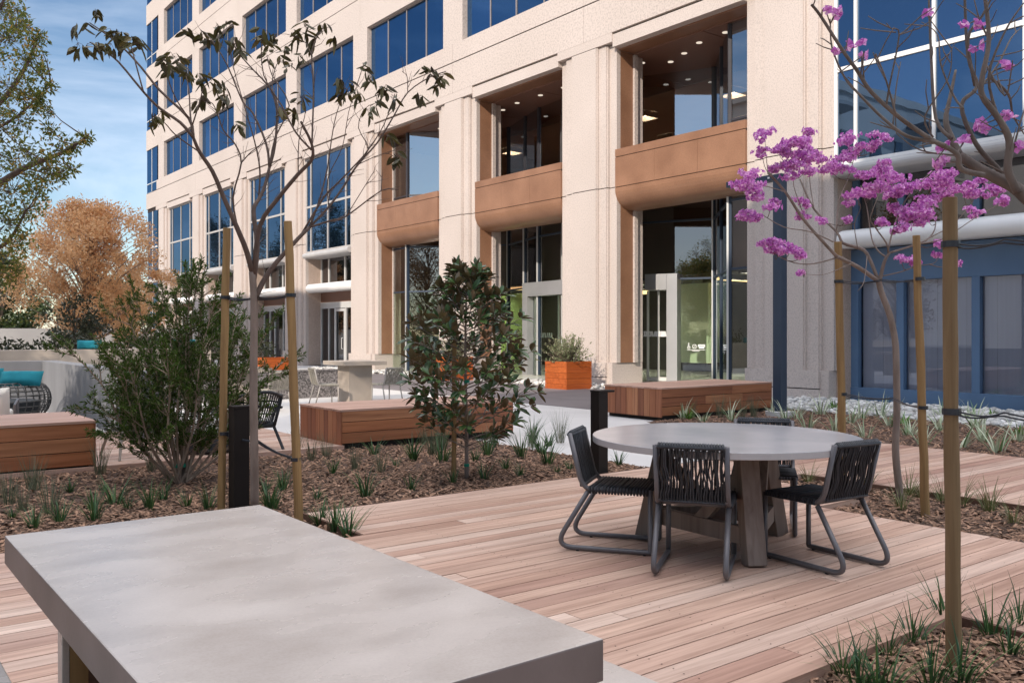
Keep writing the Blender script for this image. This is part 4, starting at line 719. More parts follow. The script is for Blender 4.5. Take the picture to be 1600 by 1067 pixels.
T3_LIMBS = [(0.05,0.042,[(3.977,1.474,-0.098),(3.991,1.489,0.465),(4.009,1.5,0.982),(4.031,1.508,1.453),(4.039,1.528,1.77),(4.012,1.574,1.944)]),(0.036,0.022,[(4.012,1.574,1.944),(3.966,1.634,2.027),(3.949,1.673,2.068),(3.906,1.731,2.111),(3.863,1.79,2.161),(3.834,1.838,2.208)]),(0.02,0.006,[(3.834,1.838,2.208),(3.858,1.883,2.29),(3.888,1.923,2.382),(3.954,1.935,2.502),(4.022,1.945,2.63)]),(0.014,0.006,[(3.813,1.728,2.106),(3.715,1.776,2.129),(3.68,1.775,2.187),(3.577,1.826,2.238),(3.455,1.893,2.321),(3.342,1.952,2.419),(3.276,1.974,2.497),(3.206,2.001,2.58),(3.12,2.04,2.704),(3.072,2.048,2.739)]),(0.01,0.003,[(3.589,1.775,2.207),(3.574,1.822,2.231),(3.519,1.901,2.259),(3.469,1.976,2.339),(3.416,2.053,2.447),(3.396,2.105,2.522),(3.379,2.154,2.658),(3.398,2.175,2.789)]),(0.02,0.008,[(3.924,1.642,2.037),(3.877,1.66,2.127),(3.867,1.65,2.243),(3.816,1.671,2.332),(3.75,1.705,2.42),(3.735,1.698,2.495),(3.741,1.675,2.641),(3.71,1.681,2.848)]),(0.015,0.006,[(3.998,1.711,2.08),(3.983,1.744,2.151),(3.924,1.811,2.265),(3.891,1.857,2.434),(3.962,1.823,2.521),(3.946,1.856,2.66),(3.952,1.873,2.965)]),(0.01,0.004,[(3.99,1.844,2.531),(3.929,1.848,2.724),(3.946,1.794,2.815),(3.959,1.741,2.926)]),(0.01,0.005,[(3.808,1.858,2.279),(3.82,1.933,2.383),(3.87,1.979,2.675),(3.926,2.019,3.003)]),(0.008,0.003,[(3.829,1.715,2.515),(3.963,1.696,2.461),(4.05,1.713,2.388),(4.158,1.713,2.321)]),(0.008,0.003,[(3.861,1.691,2.342),(3.795,1.7,2.506),(3.812,1.644,2.678),(3.838,1.582,2.784)]),(0.005,0.002,[(3.399,1.922,2.37),(3.385,1.901,2.441),(3.392,1.864,2.638),(3.342,1.871,2.655),(3.304,1.868,2.666)]),(0.003,0.002,[(3.344,1.838,2.621),(3.358,1.827,2.633),(3.372,1.816,2.643)]),(0.005,0.002,[(3.43,1.898,2.331),(3.367,1.904,2.459),(3.316,1.902,2.518),(3.271,1.895,2.548)]),(0.004,0.002,[(3.514,1.959,2.303),(3.525,1.951,2.462),(3.54,1.939,2.576)]),(0.005,0.002,[(3.745,1.907,2.285),(3.685,1.911,2.367),(3.73,1.834,2.519),(3.708,1.809,2.629)]),(0.005,0.002,[(3.327,1.977,2.466),(3.279,1.951,2.492),(3.231,1.925,2.513)]),(0.006,0.002,[(3.745,1.78,2.382),(3.764,1.829,2.449),(3.771,1.887,2.598),(3.81,1.92,2.738),(3.804,1.988,2.811)]),(0.006,0.002,[(3.798,1.739,2.462),(3.93,1.721,2.588),(4.044,1.718,2.719),(4.158,1.713,2.797)]),(0.005,0.002,[(3.819,1.723,2.568),(3.812,1.644,2.418),(3.762,1.598,2.502),(3.696,1.565,2.52)]),(0.005,0.002,[(3.829,1.715,2.669),(3.798,1.739,2.754),(3.777,1.756,2.86)]),(0.006,0.002,[(3.892,1.666,2.13),(3.934,1.634,2.329),(3.97,1.606,2.462)]),(0.005,0.002,[(3.825,1.845,2.208),(3.695,1.903,2.215),(3.61,1.927,2.235),(3.525,1.951,2.281)]),(0.02,0.008,[(4.029,1.561,1.917),(3.965,1.442,2.144),(3.856,1.358,2.438),(3.725,1.29,2.826)]),(0.02,0.008,[(4.012,1.574,1.944),(4.196,1.6,2.278),(4.319,1.673,2.706),(4.511,1.693,3.16)])]
T3_FLOWERS = [(3.294,2.13,2.794,0.016),(3.325,2.105,2.781,0.016),(3.327,2.104,2.77,0.016),(3.367,2.073,2.648,0.016),(3.332,2.1,2.627,0.016),(3.409,2.04,2.648,0.016),(3.42,2.032,2.605,0.016),(3.626,1.873,2.77,0.016),(3.739,1.785,2.72,0.016),(3.783,1.751,2.728,0.016),(3.798,1.739,2.733,0.016),(3.787,1.748,2.635,0.016),(3.882,1.674,2.56,0.016),(3.892,1.666,2.558,0.016),(3.892,1.666,2.356,0.016),(3.903,1.658,2.345,0.016),(3.798,1.739,2.308,0.016),(3.819,1.723,2.295,0.016),(3.804,1.735,2.321,0.016),(3.934,1.634,2.231,0.016),(3.924,1.642,2.223,0.016),(3.745,1.78,2.244,0.016),(3.752,1.775,2.249,0.016),(3.703,1.813,2.228,0.016),(3.672,1.837,2.218,0.016),(3.666,1.842,2.149,0.016),(3.682,1.829,2.165,0.016),(3.651,1.853,2.159,0.016)]
T4_CLUSTERS = [(1.631,11.348,4.75,0.317),(1.752,10.917,4.418,0.241),(1.712,11.689,4.302,0.317),(1.855,10.969,4.697,0.106),(1.521,11.004,3.67,0.339),(1.802,11.634,3.935,0.226),(2.188,12.641,4.795,0.106),(1.878,12.583,3.61,0.302),(2.054,12.358,3.635,0.226),(2.078,10.966,3.513,0.166),(2.341,11.558,3.674,0.106),(1.701,11.396,3.045,0.339),(1.956,10.935,3.281,0.211),(2.261,10.531,3.584,0.068),(1.624,11.298,2.669,0.302),(2.063,12.762,3.007,0.196),(2.205,12.403,3.38,0.136),(1.786,12.671,2.415,0.264),(1.878,12.583,2.175,0.166),(1.92,11.016,4.048,0.09),(2.045,11.213,4.254,0.06),(1.881,12.143,5.163,0.211),(1.731,12.524,5.472,0.377),(2.469,12.263,3.534,0.075),(2.385,12.393,3.463,0.09),(1.829,10.816,2.985,0.151),(1.448,12.424,4.995,0.452),(1.465,12.577,4.26,0.452),(1.421,12.193,3.42,0.452),(1.332,11.431,2.66,0.452),(1.293,12.209,2.132,0.377),(1.693,10.929,2.43,0.151),(1.956,12.862,5.58,0.151),(2.251,12.459,4.24,0.045),(1.997,11.852,4.272,0.068),(2.053,11.183,3.741,0.06),(2.146,12.65,4.302,0.045),(1.922,11.973,4.285,0.136)]
T4_LIMBS = [(0.16,0.12,[(0.644,12.779,-0.578),(0.674,12.756,0.855),(0.704,12.733,1.759),(0.763,12.686,2.513)]),(0.06,0.015,[(0.733,12.709,2.211),(1.121,12.41,2.739),(1.538,12.087,3.116),(1.896,11.81,3.402),(2.224,11.556,3.568),(2.462,11.372,3.757)]),(0.06,0.012,[(0.763,12.686,2.513),(1.132,12.528,3.284),(1.446,12.411,3.916),(1.766,12.29,4.326),(1.999,12.236,4.783),(2.111,12.276,5.169)]),(0.05,0.012,[(0.704,12.733,1.834),(1.049,12.307,2.128),(1.385,11.889,2.34),(1.656,11.522,2.475),(1.806,11.248,2.821)]),(0.02,0.006,[(1.538,12.087,3.794),(1.836,11.856,4.02),(2.015,11.718,4.246),(2.134,11.625,4.36)]),(0.05,0.012,[(0.763,12.686,2.513),(0.942,12.548,3.568),(1.3,12.271,4.623),(1.598,12.041,5.151),(1.777,11.902,5.603)]),(0.012,0.004,[(1.896,11.81,3.402),(2.134,11.625,3.327),(2.313,11.487,3.402)])]
TUFT_A = [(3.06,7.37),(3.48,8.07),(3.51,7.39),(3.95,7.29),(4.45,7.33),(5.13,8.76),(5.54,9.07),(5.76,8.78),(5.01,7.44),(5.37,7.41),(7.84,9.67),(6.66,8.42),(7.11,8.57),(6.57,7.83),(6.24,7.26),(5.79,7.34),(7.75,9.2),(7.15,7.26),(1.82,8.16),(2.07,8.04),(2.22,7.92),(2.41,8.21),(2.49,7.81),(6.5,8.89),(1.73,7.71),(1.49,7.77),(1.3,7.71),(1.22,8.19),(1.86,9.24),(2.03,8.31),(6.46,9.86),(5.4,9.75),(4.31,8.7),(6.06,8.54),(6.52,7.38),(5.96,7.82),(2.6,7.59),(3.32,8.11)]
FINE_A = [(4.67,8.87),(4.78,8.5),(6.41,10.24),(5.96,9.31),(4.83,9.91),(4.59,9.81),(1.6,9.57),(1.34,8.5),(2.86,10.16),(2.35,10.22),(7.08,9.54),(8.15,9.43),(6.25,9.54),(1.29,8.89),(1.49,8.18),(7.48,9.24),(4.8,10.66)]
TUFT_N = [(3.09,6.45),(3.08,6.17),(3.06,5.92),(3.01,7.2)]
FLAX_B = [(11.99,10.57),(11.83,9.98),(12.47,9.91),(13.22,9.33),(12.34,8.3),(12.28,7.77),(11.87,7.03),(13.75,7.7),(14.67,9.59),(11.8,6.15),(11.86,5.68),(14.65,6.76),(11.8,5.17),(15.18,8.71),(15.86,7.88),(13.2,5.52),(13.62,8.32),(12.75,6.86),(13.76,9.97),(13.82,6.92),(12.85,5.8),(15.98,7.48),(14.46,8.66),(13.57,9.34)]
FINE_B = [(12.79,10.41),(13.26,10.04),(12.38,10.72),(12.82,9.93)]
GREEN_B = [(15.62,9.89),(14.2,7.74),(16.54,7.35),(14.03,5.87),(12.06,10.52)]
GRASS_C = [(7.83,5.26),(8.06,4.75),(7.96,4.27),(7.29,3.99),(7.86,3.92),(7.81,3.73),(7.39,3.12),(7.63,4.57),(7.92,4.14),(7.8,3.49)]
TUFT_D = [(3.56,2.21),(3.93,2.22),(4.18,2.23),(4.63,2.29),(3.74,1.91),(4.39,1.87),(4.78,1.99),(3.46,2.08),(3.87,1.85),(4.56,2.03),(3.51,2.0)]

# ------------------------------------------------------------------ furniture
# foreground concrete table
o = thing('dining_table', 'long pale concrete table with a thick slab top in the near foreground', 'table', (.96, 2.52, 0)); og = (.96, 2.52, 0)
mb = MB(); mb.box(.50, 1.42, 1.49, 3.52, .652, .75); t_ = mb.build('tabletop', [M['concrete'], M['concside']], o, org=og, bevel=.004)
for p in t_.data.polygons: p.material_index = 0 if p.normal.z > .5 else 1  # top face takes the paler concrete, sides and underside the darker
for y in (1.95, 2.82):
    mb = MB(); s = .055
    mb.box(.54, .56, y - .03, y + .03, 0, .651); mb.box(1.36, 1.38, y - .03, y + .03, 0, .651)
    lg = mb.build('leg', M['concrete'], o, org=og, bevel=.003)
    mb = MB(); mb.box(.561, .61, y - .028, y + .028, 0, .651); mb.box(1.31, 1.359, y - .028, y + .028, 0, .651); mb.build('leg_trim', M['stake'], lg, org=og)
    mb = MB(); mb.box(.611, 1.309, y - .01, y + .02, .02, .65); mb.build('leg_panel', M['edging'], lg, org=og)
for x0, x1, y0, y1, lab in ((1.57, 1.90, 1.45, 3.40, 'pale concrete bench along the deck side of the concrete table'), (.10, .432, 1.7, 3.12, 'pale concrete bench tucked under the near left side of the concrete table')):
    og = ((x0 + x1) / 2, (y0 + y1) / 2, 0); o = thing('concrete_bench', lab, 'bench', og, group='benches at the concrete table')
    mb = MB(); mb.box(x0, x1, y0, y1, .39, .45); mb.build('seat', M['concrete'], o, org=og, bevel=.004)
    for y in (y0 + .3, y1 - .4): mb = MB(); mb.box(x0 + .04, x1 - .04, y, y + .1, 0, .389); mb.build('leg', M['concside'], o, org=og)
# round table
TX, TY = 4.9, 3.95
o = thing('round_table', 'large round grey stone table on a timber tripod base with four rope chairs', 'table', (TX, TY, 0)); og = (TX, TY, 0)
mb = MB(); mb.cyl((TX, TY), .90, .706, .75, 96); mb.build('tabletop', M['tabletop'], o, org=og, bevel=.004)
A_ = [math.atan2(p[1] - TY, p[0] - TX) for p in ((4.6, 3.47), (4.64, 4.46), (5.46, 3.93))]
for a in A_:
    mb = MB(); h = Vector((math.cos(a), math.sin(a), 0)); f = Vector((TX, TY, 0)) + h * .56; t = Vector((TX, TY, .70)) + h * .40
    mb.beam(f, t, .125, .125, up=h); mb.build('leg', M['teak'], o, org=og, bevel=.006)
for i in range(3):
    a, b = A_[i], A_[(i + 1) % 3]; mb = MB()
    p = Vector((TX + .50 * math.cos(a), TY + .50 * math.sin(a), .17)); q = Vector((TX + .50 * math.cos(b), TY + .50 * math.sin(b), .17)); mb.beam(p, q, .06, .11); mb.build('stretcher', M['teak'], o, org=og)
    mb = MB(); m_ = (p + q) / 2; m_ = Vector((TX, TY, 0)) + (m_ - Vector((TX, TY, 0))) * .98; mb.beam((TX + .44 * math.cos(a), TY + .44 * math.sin(a), .60), (m_.x, m_.y, .2), .05, .08); mb.build('brace', M['teak'], o, org=og)
mb = MB(); mb.cyl((TX, TY), .46, .64, .705, 24); mb.build('apron', M['teak'], o, org=og)
# rope chair: local y forward
def rope_chair(name, label, loc, rz, fm, rm, wide=.46, sled=True, seed=1, group=None):
    rg = random.Random(seed); o = thing(name, label, 'chair', loc, rz, group); w = wide / 2
    def fil(pts, r=.06, n=5):
        P = [Vector(p) for p in pts]; out = [P[0]]
        for i in range(1, len(P) - 1):
            a = (P[i - 1] - P[i]); b = (P[i + 1] - P[i]); rr = min(r, a.length * .45, b.length * .45); a.normalize(); b.normalize()
            s, e = P[i] + a * rr, P[i] + b * rr
            for j in range(n + 1): t = j / n; out.append(s * (1 - t) ** 2 + P[i] * 2 * t * (1 - t) + e * t * t)
        out.append(P[-1]); return out
    for s in (-1, 1):
        mb = MB(); x = s * w
        mb.tube(fil([(x, -.29, .78), (x, -.215, .47), (x, -.17, .415), (x, .24, .415)], .09), .017, 10)
        mb.build('side_rail', fm, o, smooth=True)
        mb = MB()
        if sled:
            pts = fil([(x, -.165, .40), (x, -.395, .021), (x, .215, .021)], .13, 8) + [Vector((x, .245, .021)), Vector((x, .25, .03)), Vector((x, .25, .425))]
            mb.tube(pts, .017, 10)
        else:
            mb.tube([(x, -.16, .41), (x * 1.05, -.27, 0)], [.016, .013], 8)
        lg = mb.build('sled_leg' if sled else 'leg', fm, o, smooth=True)
        if sled:
            mb = MB()
            for y in (-.235, .21): mb.cyl((x, y), .012, 0, .014, 8)
            mb.build('glide', M['rubber'], lg)
        else:
            mb = MB(); mb.tube([(x, .235, .41), (x * 1.03, .25, 0)], [.016, .013], 8); mb.build('leg', fm, o, smooth=True)
    mb = MB()
    for y, z in ((-.29, .772), (-.20, .44), (-.15, .415), (.24, .415)): mb.tube([(-w, y, z), (w, y, z)], .0135, 8)
    mb.build('cross_rail', fm, o, smooth=True)
    mb = MB(); n = 19                                   # seat: cords wrapped over the side rails
    for i in range(n):
        y = -.16 + .40 * (i + .5) / n
        sag = rg.uniform(-.004, .003)
        mb.tube([(-w - .019, y, .405), (-w - .012, y, .432), (-w * .5, y + rg.uniform(-.003, .003), .430 + sag), (w * .5, y, .430 + sag), (w + .012, y, .432), (w + .019, y, .405), (w, y, .393)], .0092, 6, caps=False)
    for i in range(20):
        x = -w + .02 + (2 * w - .04) * i / 19; mb.tube([(x, -.16, .428), (x, .0, .424), (x, .24, .428), (x, .26, .412)], .005, 4, caps=False)
    mb.build('seat', rm, o, smooth=True)
    mb = MB(); n = 24                                   # back: twisted cords hung between the two rails
    for i in range(n):
        x = -w + .022 + (2 * w - .044) * i / (n - 1)
        for s in (-1, 1):
            j = [rg.uniform(-.009, .009) for _ in range(3)]; off = .010 * s; cr = .007 * s
            pts = [(x, -.29 + off * 1.3, .789 - .004), (x + j[0], -.283 + off * 1.5, .745), (x + cr + j[1], -.262 + off, .655), (x - cr + j[2], -.240 + off, .555), (x + j[0] * .5, -.218 + off, .475), (x, -.205 + off * 1.2, .428)]
            mb.tube(smooth_path(pts, 2), .0056, 5, caps=False)
        mb.tube([(x, -.306, .775), (x, -.292, .792), (x, -.276, .775)], .0085, 5, caps=False)
    for z, y in ((.785, -.29), (.77, -.305), (.77, -.275), (.445, -.20), (.435, -.215)): mb.tube([(-w + .015, y, z), (w - .015, y, z)], .010, 6)
    mb.build('backrest', rm, o, smooth=True)
    return o
def face(dx, dy): return math.atan2(dy, dx) - math.pi / 2
G_ = 'rope chairs round the stone table'
c0 = rope_chair('rope_chair', 'charcoal rope chair with its back towards the viewer at the front of the round table', (4.325, 3.705, 0), face(.83, .56), M['frame'], M['rope'], .42, group=G_)
dup(c0, (4.30, 4.37, 0), face(.57, -.82), 'charcoal rope chair in profile at the left side of the round table', G_)
dup(c0, (5.03, 3.305, 0), face(.10, .995), 'charcoal rope chair at the right of the round table, its sled legs towards the mulch', G_)
dup(c0, (5.545, 4.10, 0), face(-.8, -.6), 'charcoal rope chair behind the round table with only its top rail above the tabletop', G_)
# timber block benches
def block_bench(label, x0, x1, y0, y1, z0, z1, seed):
    og = ((x0 + x1) / 2, (y0 + y1) / 2, z0); o = thing('block_bench', label, 'bench', og, group='red timber block benches'); rg = random.Random(seed)
    hh = (z1 - .03 - z0 - .03) / 3; mb = MB(); m2 = MB()
    for i in range(3):
        z = z0 + .035 + i * hh; x = x0 + .02
        while x < x1 - .03:
            e = x + rg.uniform(1.0, 2.0); e = x1 - .02 if e > x1 - .5 else e
            mb.box(x + .001, e - .001, y0, y0 + .02, z + .004, z + hh - .004); m2.box(x + .001, e - .001, y1 - .02, y1, z + .004, z + hh - .004); x = e
    mb.build('side_boards', M['bench'], o, org=og, bevel=.002); m2.build('side_boards', M['bench'], o, org=og, bevel=.002)
    n = 10; w = (y1 - y0) / n; mb = MB()
    for i in range(n):
        for xa in (x0, x1 - .019): mb.box(xa, xa + .019, y0 + i * w + .003, y0 + (i + 1) * w - .003, z0 + .01, z1 - .03)
    mb.build('end_boards', M['benchv'], o, org=og, bevel=.002)
    mb = MB(); 
    for i in range(n): mb.box(x0 - .006, x1 + .006, y0 - .006 + i * (w + .0012) + .002, y0 - .006 + (i + 1) * (w + .0012) - .002, z1 - .028, z1)
    mb.build('top_boards', M['benchtop'], o, org=og, bevel=.002)
    mb = MB(); mb.box(x0 + .06, x1 - .06, y0 + .06, y1 - .06, z0 - .05, z1 - .04); mb.build('plinth', M['decku'], o, org=og)
block_bench('red timber block bench behind the magnolia, between the mulch and the far chairs', 5.32, 8.15, 10.50, 11.75, -.02, .46, 3)
block_bench('red timber block bench by the building, beside the blue lamp post', 11.6, 14.75, 10.72, 12.15, -.03, .5, 4)
block_bench('red timber block bench in dappled shade at the left edge, before the teal cushions', -1.6, 2.37, 10.50, 11.9, -.02, .5, 5)
# planter boxes
def planter(label, x, y, z, s, h, seed, bush=True):
    og = (x, y, z); o = thing('planter_box', label, 'planter', og, group='orange timber planter boxes'); rg = random.Random(seed); n = 5; b = h / n
    mb = MB()
    for i in range(n):
        z0 = z + i * b + .003; z1 = z + (i + 1) * b - .003
        mb.box(x - s, x + s, y - s, y - s + .025, z0, z1); mb.box(x - s, x + s, y + s - .025, y + s, z0, z1); mb.box(x - s, x - s + .025, y - s + .026, y + s - .026, z0, z1); mb.box(x + s - .025, x + s, y - s + .026, y + s - .026, z0, z1)
    mb.build('box', M['orange'], o, org=og)
    mb = MB(); mb.box(x - s + .03, x + s - .03, y - s + .03, y + s - .03, z + .01, z + h - .05); mb.build('soil', M['soil'], o, org=og)
    if bush:
        bo = thing('planter_shrub', 'pale green bushy shrub growing in the ' + bush, 'shrub', (x, y, z + h - .06)); mb = MB(); tw = MB()
        for i in range(230):
            a = rg.uniform(0, 6.28); e = rg.uniform(.1, 1.35); L_ = rg.uniform(.5, 1.0) * s * 2.0; d = Vector((math.cos(a) * math.sin(e), math.sin(a) * math.sin(e), math.cos(e)))
            p0 = Vector((rg.uniform(-.5, .5) * s, rg.uniform(-.5, .5) * s, 0)); p1 = p0 + d * L_ * (1.0 if e < 1 else .9) + Vector((0, 0, -.12 if e > 1.1 else 0)); tw.tube([p0, p1], [.006, .002], 3, caps=False)
            for j in range(14):
                t = rg.uniform(.25, 1.02); q = p0.lerp(p1, t); dd = Vector((rg.uniform(-1, 1), rg.uniform(-1, 1), rg.uniform(-.4, .9))); mb.card(q, dd + d * .6, (rg.uniform(-1, 1), rg.uniform(-1, 1), 1), rg.uniform(.05, .085), rg.uniform(.02, .035))
        mb.build('foliage', M['planter_leaf'], bo); tw.build('twigs', M['bark_dark'], bo)
planter('orange timber planter box standing between the glass door and the granite column', 16.5, 18.75, -.1, .46, .78, 1, 'orange planter by the glass door')
planter('orange timber planter box half hidden behind the magnolia', 16.6, 24.6, -.1, .46, .78, 2, 'planter hidden behind the magnolia')
planter('low orange timber planter box on the far side of the tree stakes', 11.9, 28.4, -.1, .5, .75, 6, '')
# bollards
def bollard(x, y, label):
    og = (x, y, -.06); o = thing('path_light', label, 'bollard light', og, group='dark bronze path lights')
    mb = MB(); mb.box(x - .09, x + .09, y - .09, y + .09, -.07, -.035); mb.build('base', M['paving'], o, org=og)
    mb = MB(); mb.box(x - .065, x + .065, y - .065, y + .065, -.034, .83); mb.build('post', M['bollard'], o, org=og, bevel=.003)
    mb = MB(); mb.box(x - .068, x + .16, y - .068, y + .068, .831, .853); mb.build('cap', M['bollard'], o, org=og, bevel=.003)
bollard(6.47, 6.86, 'dark bronze path light behind the left chair of the round table'); bollard(2.73, 7.22, 'dark bronze path light standing behind the two tree stakes')
# lamp post
og = (13.86, 9.9, -.06); o = thing('lamp_post', 'slim dark blue square lamp post with a flat arm before the granite column', 'lamp post', og)
mb = MB(); mb.box(13.77, 13.95, 9.81, 9.99, .03, 4.36); mb.build('post', M['bluesteel'], o, org=og, bevel=.006)
mb = MB(); mb.box(13.76, 13.96, 9.995, 11.05, 4.25, 4.36); a_ = mb.build('arm', M['bluesteel'], o, org=og, bevel=.006)
mb = MB(); mb.box(13.748, 13.759, 10.05, 10.09, 4.29, 4.32); mb.build('sensor', M['white'], a_, org=og)
mb = MB(); mb.cyl((13.86, 9.9), .26, -.08, .029, 24); mb.build('footing', M['paving'], o, org=og)
# far dining tables with pale chairs
def slab_table(label, x0, x1, y0, y1, top, px):
    og = ((x0 + x1) / 2, (y0 + y1) / 2, -.09); o = thing('pedestal_table', label, 'table', og)
    mb = MB(); mb.box(x0, x1, y0, y1, top - .09, top); mb.build('tabletop', M['sandconc'], o, org=og, bevel=.004)
    mb = MB(); c = (x0 + x1) / 2; mb.box(c - px, c + px, y0 + .25, y1 - .25, -.09, top - .091); mb.build('pedestal', M['sandconc'], o, org=og)
slab_table('concrete pedestal table in the sun beyond the block bench', 9.05, 10.12, 17.7, 18.75, .83, .29)
slab_table('concrete pedestal table far back, glimpsed past the tree trunk', 6.2, 7.15, 17.1, 18.0, .76, .18)
G2 = 'pale rope chairs at the far tables'
f0 = rope_chair('pale_rope_chair', 'pale rope chair left of the sunny pedestal table', (8.72, 18.0, -.09), face(1, -.15), M['frame_pale'], M['rope_pale'], .46, sled=False, seed=4, group=G2)
dup(f0, (9.92, 17.35, -.09), face(-.1, 1), 'pale rope chair right of the sunny pedestal table', G2)
dup(f0, (7.12, 16.95, -.09), face(-.1, 1), 'pale rope chair beside the far table seen between the tree trunk and the right stake', G2)
# low walls
og = (7.3, 19.95, -.1); o = thing('granite_wall', 'low dark flamed granite wall behind the far chairs', 'wall', og); mb = MB(); mb.box(4.6, 10.0, 19.8, 20.1, -.1, .54); mb.build('wall_face', M['granite_dark'], o, org=og)
mb = MB(); mb.box(4.58, 10.02, 19.78, 20.12, .541, .58); mb.build('coping', M['granite_dark'], o, org=og, bevel=.004)
mb = MB(); mb.prism([(3.5, 12.9), (3.8, 12.9), (3.8, 20.2), (-6, 20.2), (-6, 19.9), (3.5, 19.9)], -.1, .9); w_ = mb.build('low_concrete_wall', M['wallconc'], org=(3.5, 19.9, -.1), bevel=.006); setp(w_, 'low grey concrete wall turning a corner behind the teal cushions', 'wall')
mb = MB(); mb.box(-12, 9.0, 26.0, 26.5, -.1, 1.02); w_ = mb.build('raised_ledge', M['sandconc'], org=(0, 26.2, -.1), bevel=.01); setp(w_, 'long pale concrete seating ledge beyond the low wall', 'wall')
def pillow(mb, c, sx, sy, sz, az, tilt, rg):
    n = 9; e = Euler((tilt, 0, az)); mt = e.to_matrix(); vs = []
    for s in (1, -1):
        for j in range(n):
            for i in range(n):
                u = -1 + 2 * i / (n - 1); v = -1 + 2 * j / (n - 1); k = (1 - u ** 4) * (1 - v ** 4); pinch = 1 - .08 * (1 - abs(u) ** 2) * abs(v) ** 3 - .0
                p = Vector((u * sx * pinch, s * (sy * k ** .6 + .004), v * sz * (1 - .08 * (1 - u * u) * abs(v)))); vs.append(Vector(c) + mt @ p)
    fs = []
    for q in (0, 1):
        for j in range(n - 1):
            for i in range(n - 1):
                a = q * n * n + j * n + i; f = (a, a + 1, a + n + 1, a + n); fs.append(f if q else f[::-1])
    b = [i for i in range(n)] + [j * n + n - 1 for j in range(1, n)] + [n * (n - 1) + i for i in range(n - 2, -1, -1)] + [j * n for j in range(n - 2, 0, -1)]
    for i in range(len(b)): x, y = b[i], b[(i + 1) % len(b)]; fs.append((x, y, n * n + y, n * n + x))
    mb.add(vs, fs)
rg = random.Random(2)
for c, az, lab in (((2.62, 16.75, .70), R(-35), 'teal cushion leaning on the rim of the round wicker daybed'), ((2.1, 17.3, .74), R(-25), 'teal cushion behind the first, at the left edge of the daybed')):
    mb = MB(); pillow(mb, c, .34, .10, .14, az, R(-30), rg); q = mb.build('teal_cushion', M['teal'], org=c, smooth=True); setp(q, lab, 'cushion', 'teal cushions')
mb = MB(); pillow(mb, (5.75, 26.2, 1.14), .33, .1, .13, R(-35), 0, rg); q = mb.build('teal_cushion', M['teal'], org=(5.75, 26.2, 1.1), smooth=True); setp(q, 'teal cushion far away on the pale concrete ledge', 'cushion', 'teal cushions')
mb = MB(); pillow(mb, (8.3, 26.2, 1.14), .3, .1, .13, R(-35), 0, rg); q = mb.build('teal_cushion', M['teal'], org=(8.3, 26.2, 1.1), smooth=True); setp(q, 'teal cushion glimpsed through the shrub on the far ledge', 'cushion', 'teal cushions')
# wicker daybed: open basket of hoops and ribs
cx, cy = 2.25, 17.3; og = (cx, cy, -.06); o = thing('wicker_daybed', 'round grey open-weave wicker daybed by the low wall', 'daybed', og)
mb = MB(); nA = 40; prof = [(.62, .02), (.80, .12), (.90, .30), (.90, .48), (.82, .62), (.70, .68)]
for a in range(nA):
    al = 2 * math.pi * a / nA; k = .55 if 2.4 < (al % 6.283) < 4.0 else 1
    mb.tube(smooth_path([(cx + r * math.cos(al), cy + r * math.sin(al), (z * k if z > .3 else z) - .06) for r, z in prof], 2), .011, 4)
for r, z in prof + [(.86, .21), (.92, .39), (.87, .55)]:
    mb.tube([(cx + r * math.cos(2 * math.pi * a / 48), cy + r * math.sin(2 * math.pi * a / 48), (z * (.55 if (2.4 < (2 * math.pi * a / 48) < 4.0 and z > .3) else 1)) - .06) for a in range(49)], .010, 4)
mb.build('basket', M['wicker'], o)
mb = MB(); mb.cyl((cx, cy), .74, .10, .30, 40); mb.build('mattress', M['lounge_cloth'], o, org=None).location = (-cx, -cy, .06)
for c_ in o.children:
    if c_.name.startswith('basket'): c_.location = (-cx, -cy, .06)
# lounge chair with white cushion at the left edge
og = (1.78, 14.35, 0); o = thing('cushion_chair', 'metal lounge chair with a tall white cushion at the left edge', 'chair', og, R(-12))
mb = MB(); pillow(mb, (0, -.28, .40), .34, .10, .32, 0, R(14), rg); mb.build('back_cushion', M['white_cloth'], o, smooth=True)
mb = MB(); mb.box(-.34, .34, -.2, .42, .24, .36); mb.build('seat_cushion', M['white_cloth'], o, bevel=.03)
mb = MB()
for s in (-.4, .4):
    mb.tube([(s, -.35, 0), (s, -.35, .46), (s, .4, .5), (s, .42, 0)], .016, 6); mb.tube([(s, -.1, .47), (s, -.1, .22), (s, .4, .22)], .012, 6); mb.tube([(s, -.35, .22), (s, .4, .22)], .014, 6)
mb.tube([(-.4, -.35, .22), (.4, -.35, .22)], .014, 6); mb.tube([(-.4, .41, .22), (.4, .41, .22)], .014, 6); mb.build('frame', M['frame'], o)
# strap lounge chair half hidden by the shrub
og = (2.98, 11.05, 0); o = thing('strap_chair', 'black strap lounge chair with pale splayed legs behind the bottlebrush shrub', 'chair', og, face(-.1, 1))
mb = MB()
for i in range(13): x = -.3 + .6 * i / 12; mb.tube([(x, -.30, .72), (x * 1.02, -.24, .55), (x, -.16, .34), (x, .25, .32)], .011, 5)
mb.build('strapping', M['rope'], o)
mb = MB()
for z, y in ((.72, -.30), (.36, -.18), (.32, .26)): mb.tube([(-.32, y, z), (.32, y, z)], .016, 6)
mb.build('frame', M['rope'], o)
for x, y in ((-.32, -.2), (.32, -.2), (.32, .25), (-.32, .25)): mb = MB(); mb.tube([(x * .85, y * .85, .33), (x * 1.05, y * 1.4, 0)], [.022, .014], 6); mb.build('leg', M['frame_pale'], o)
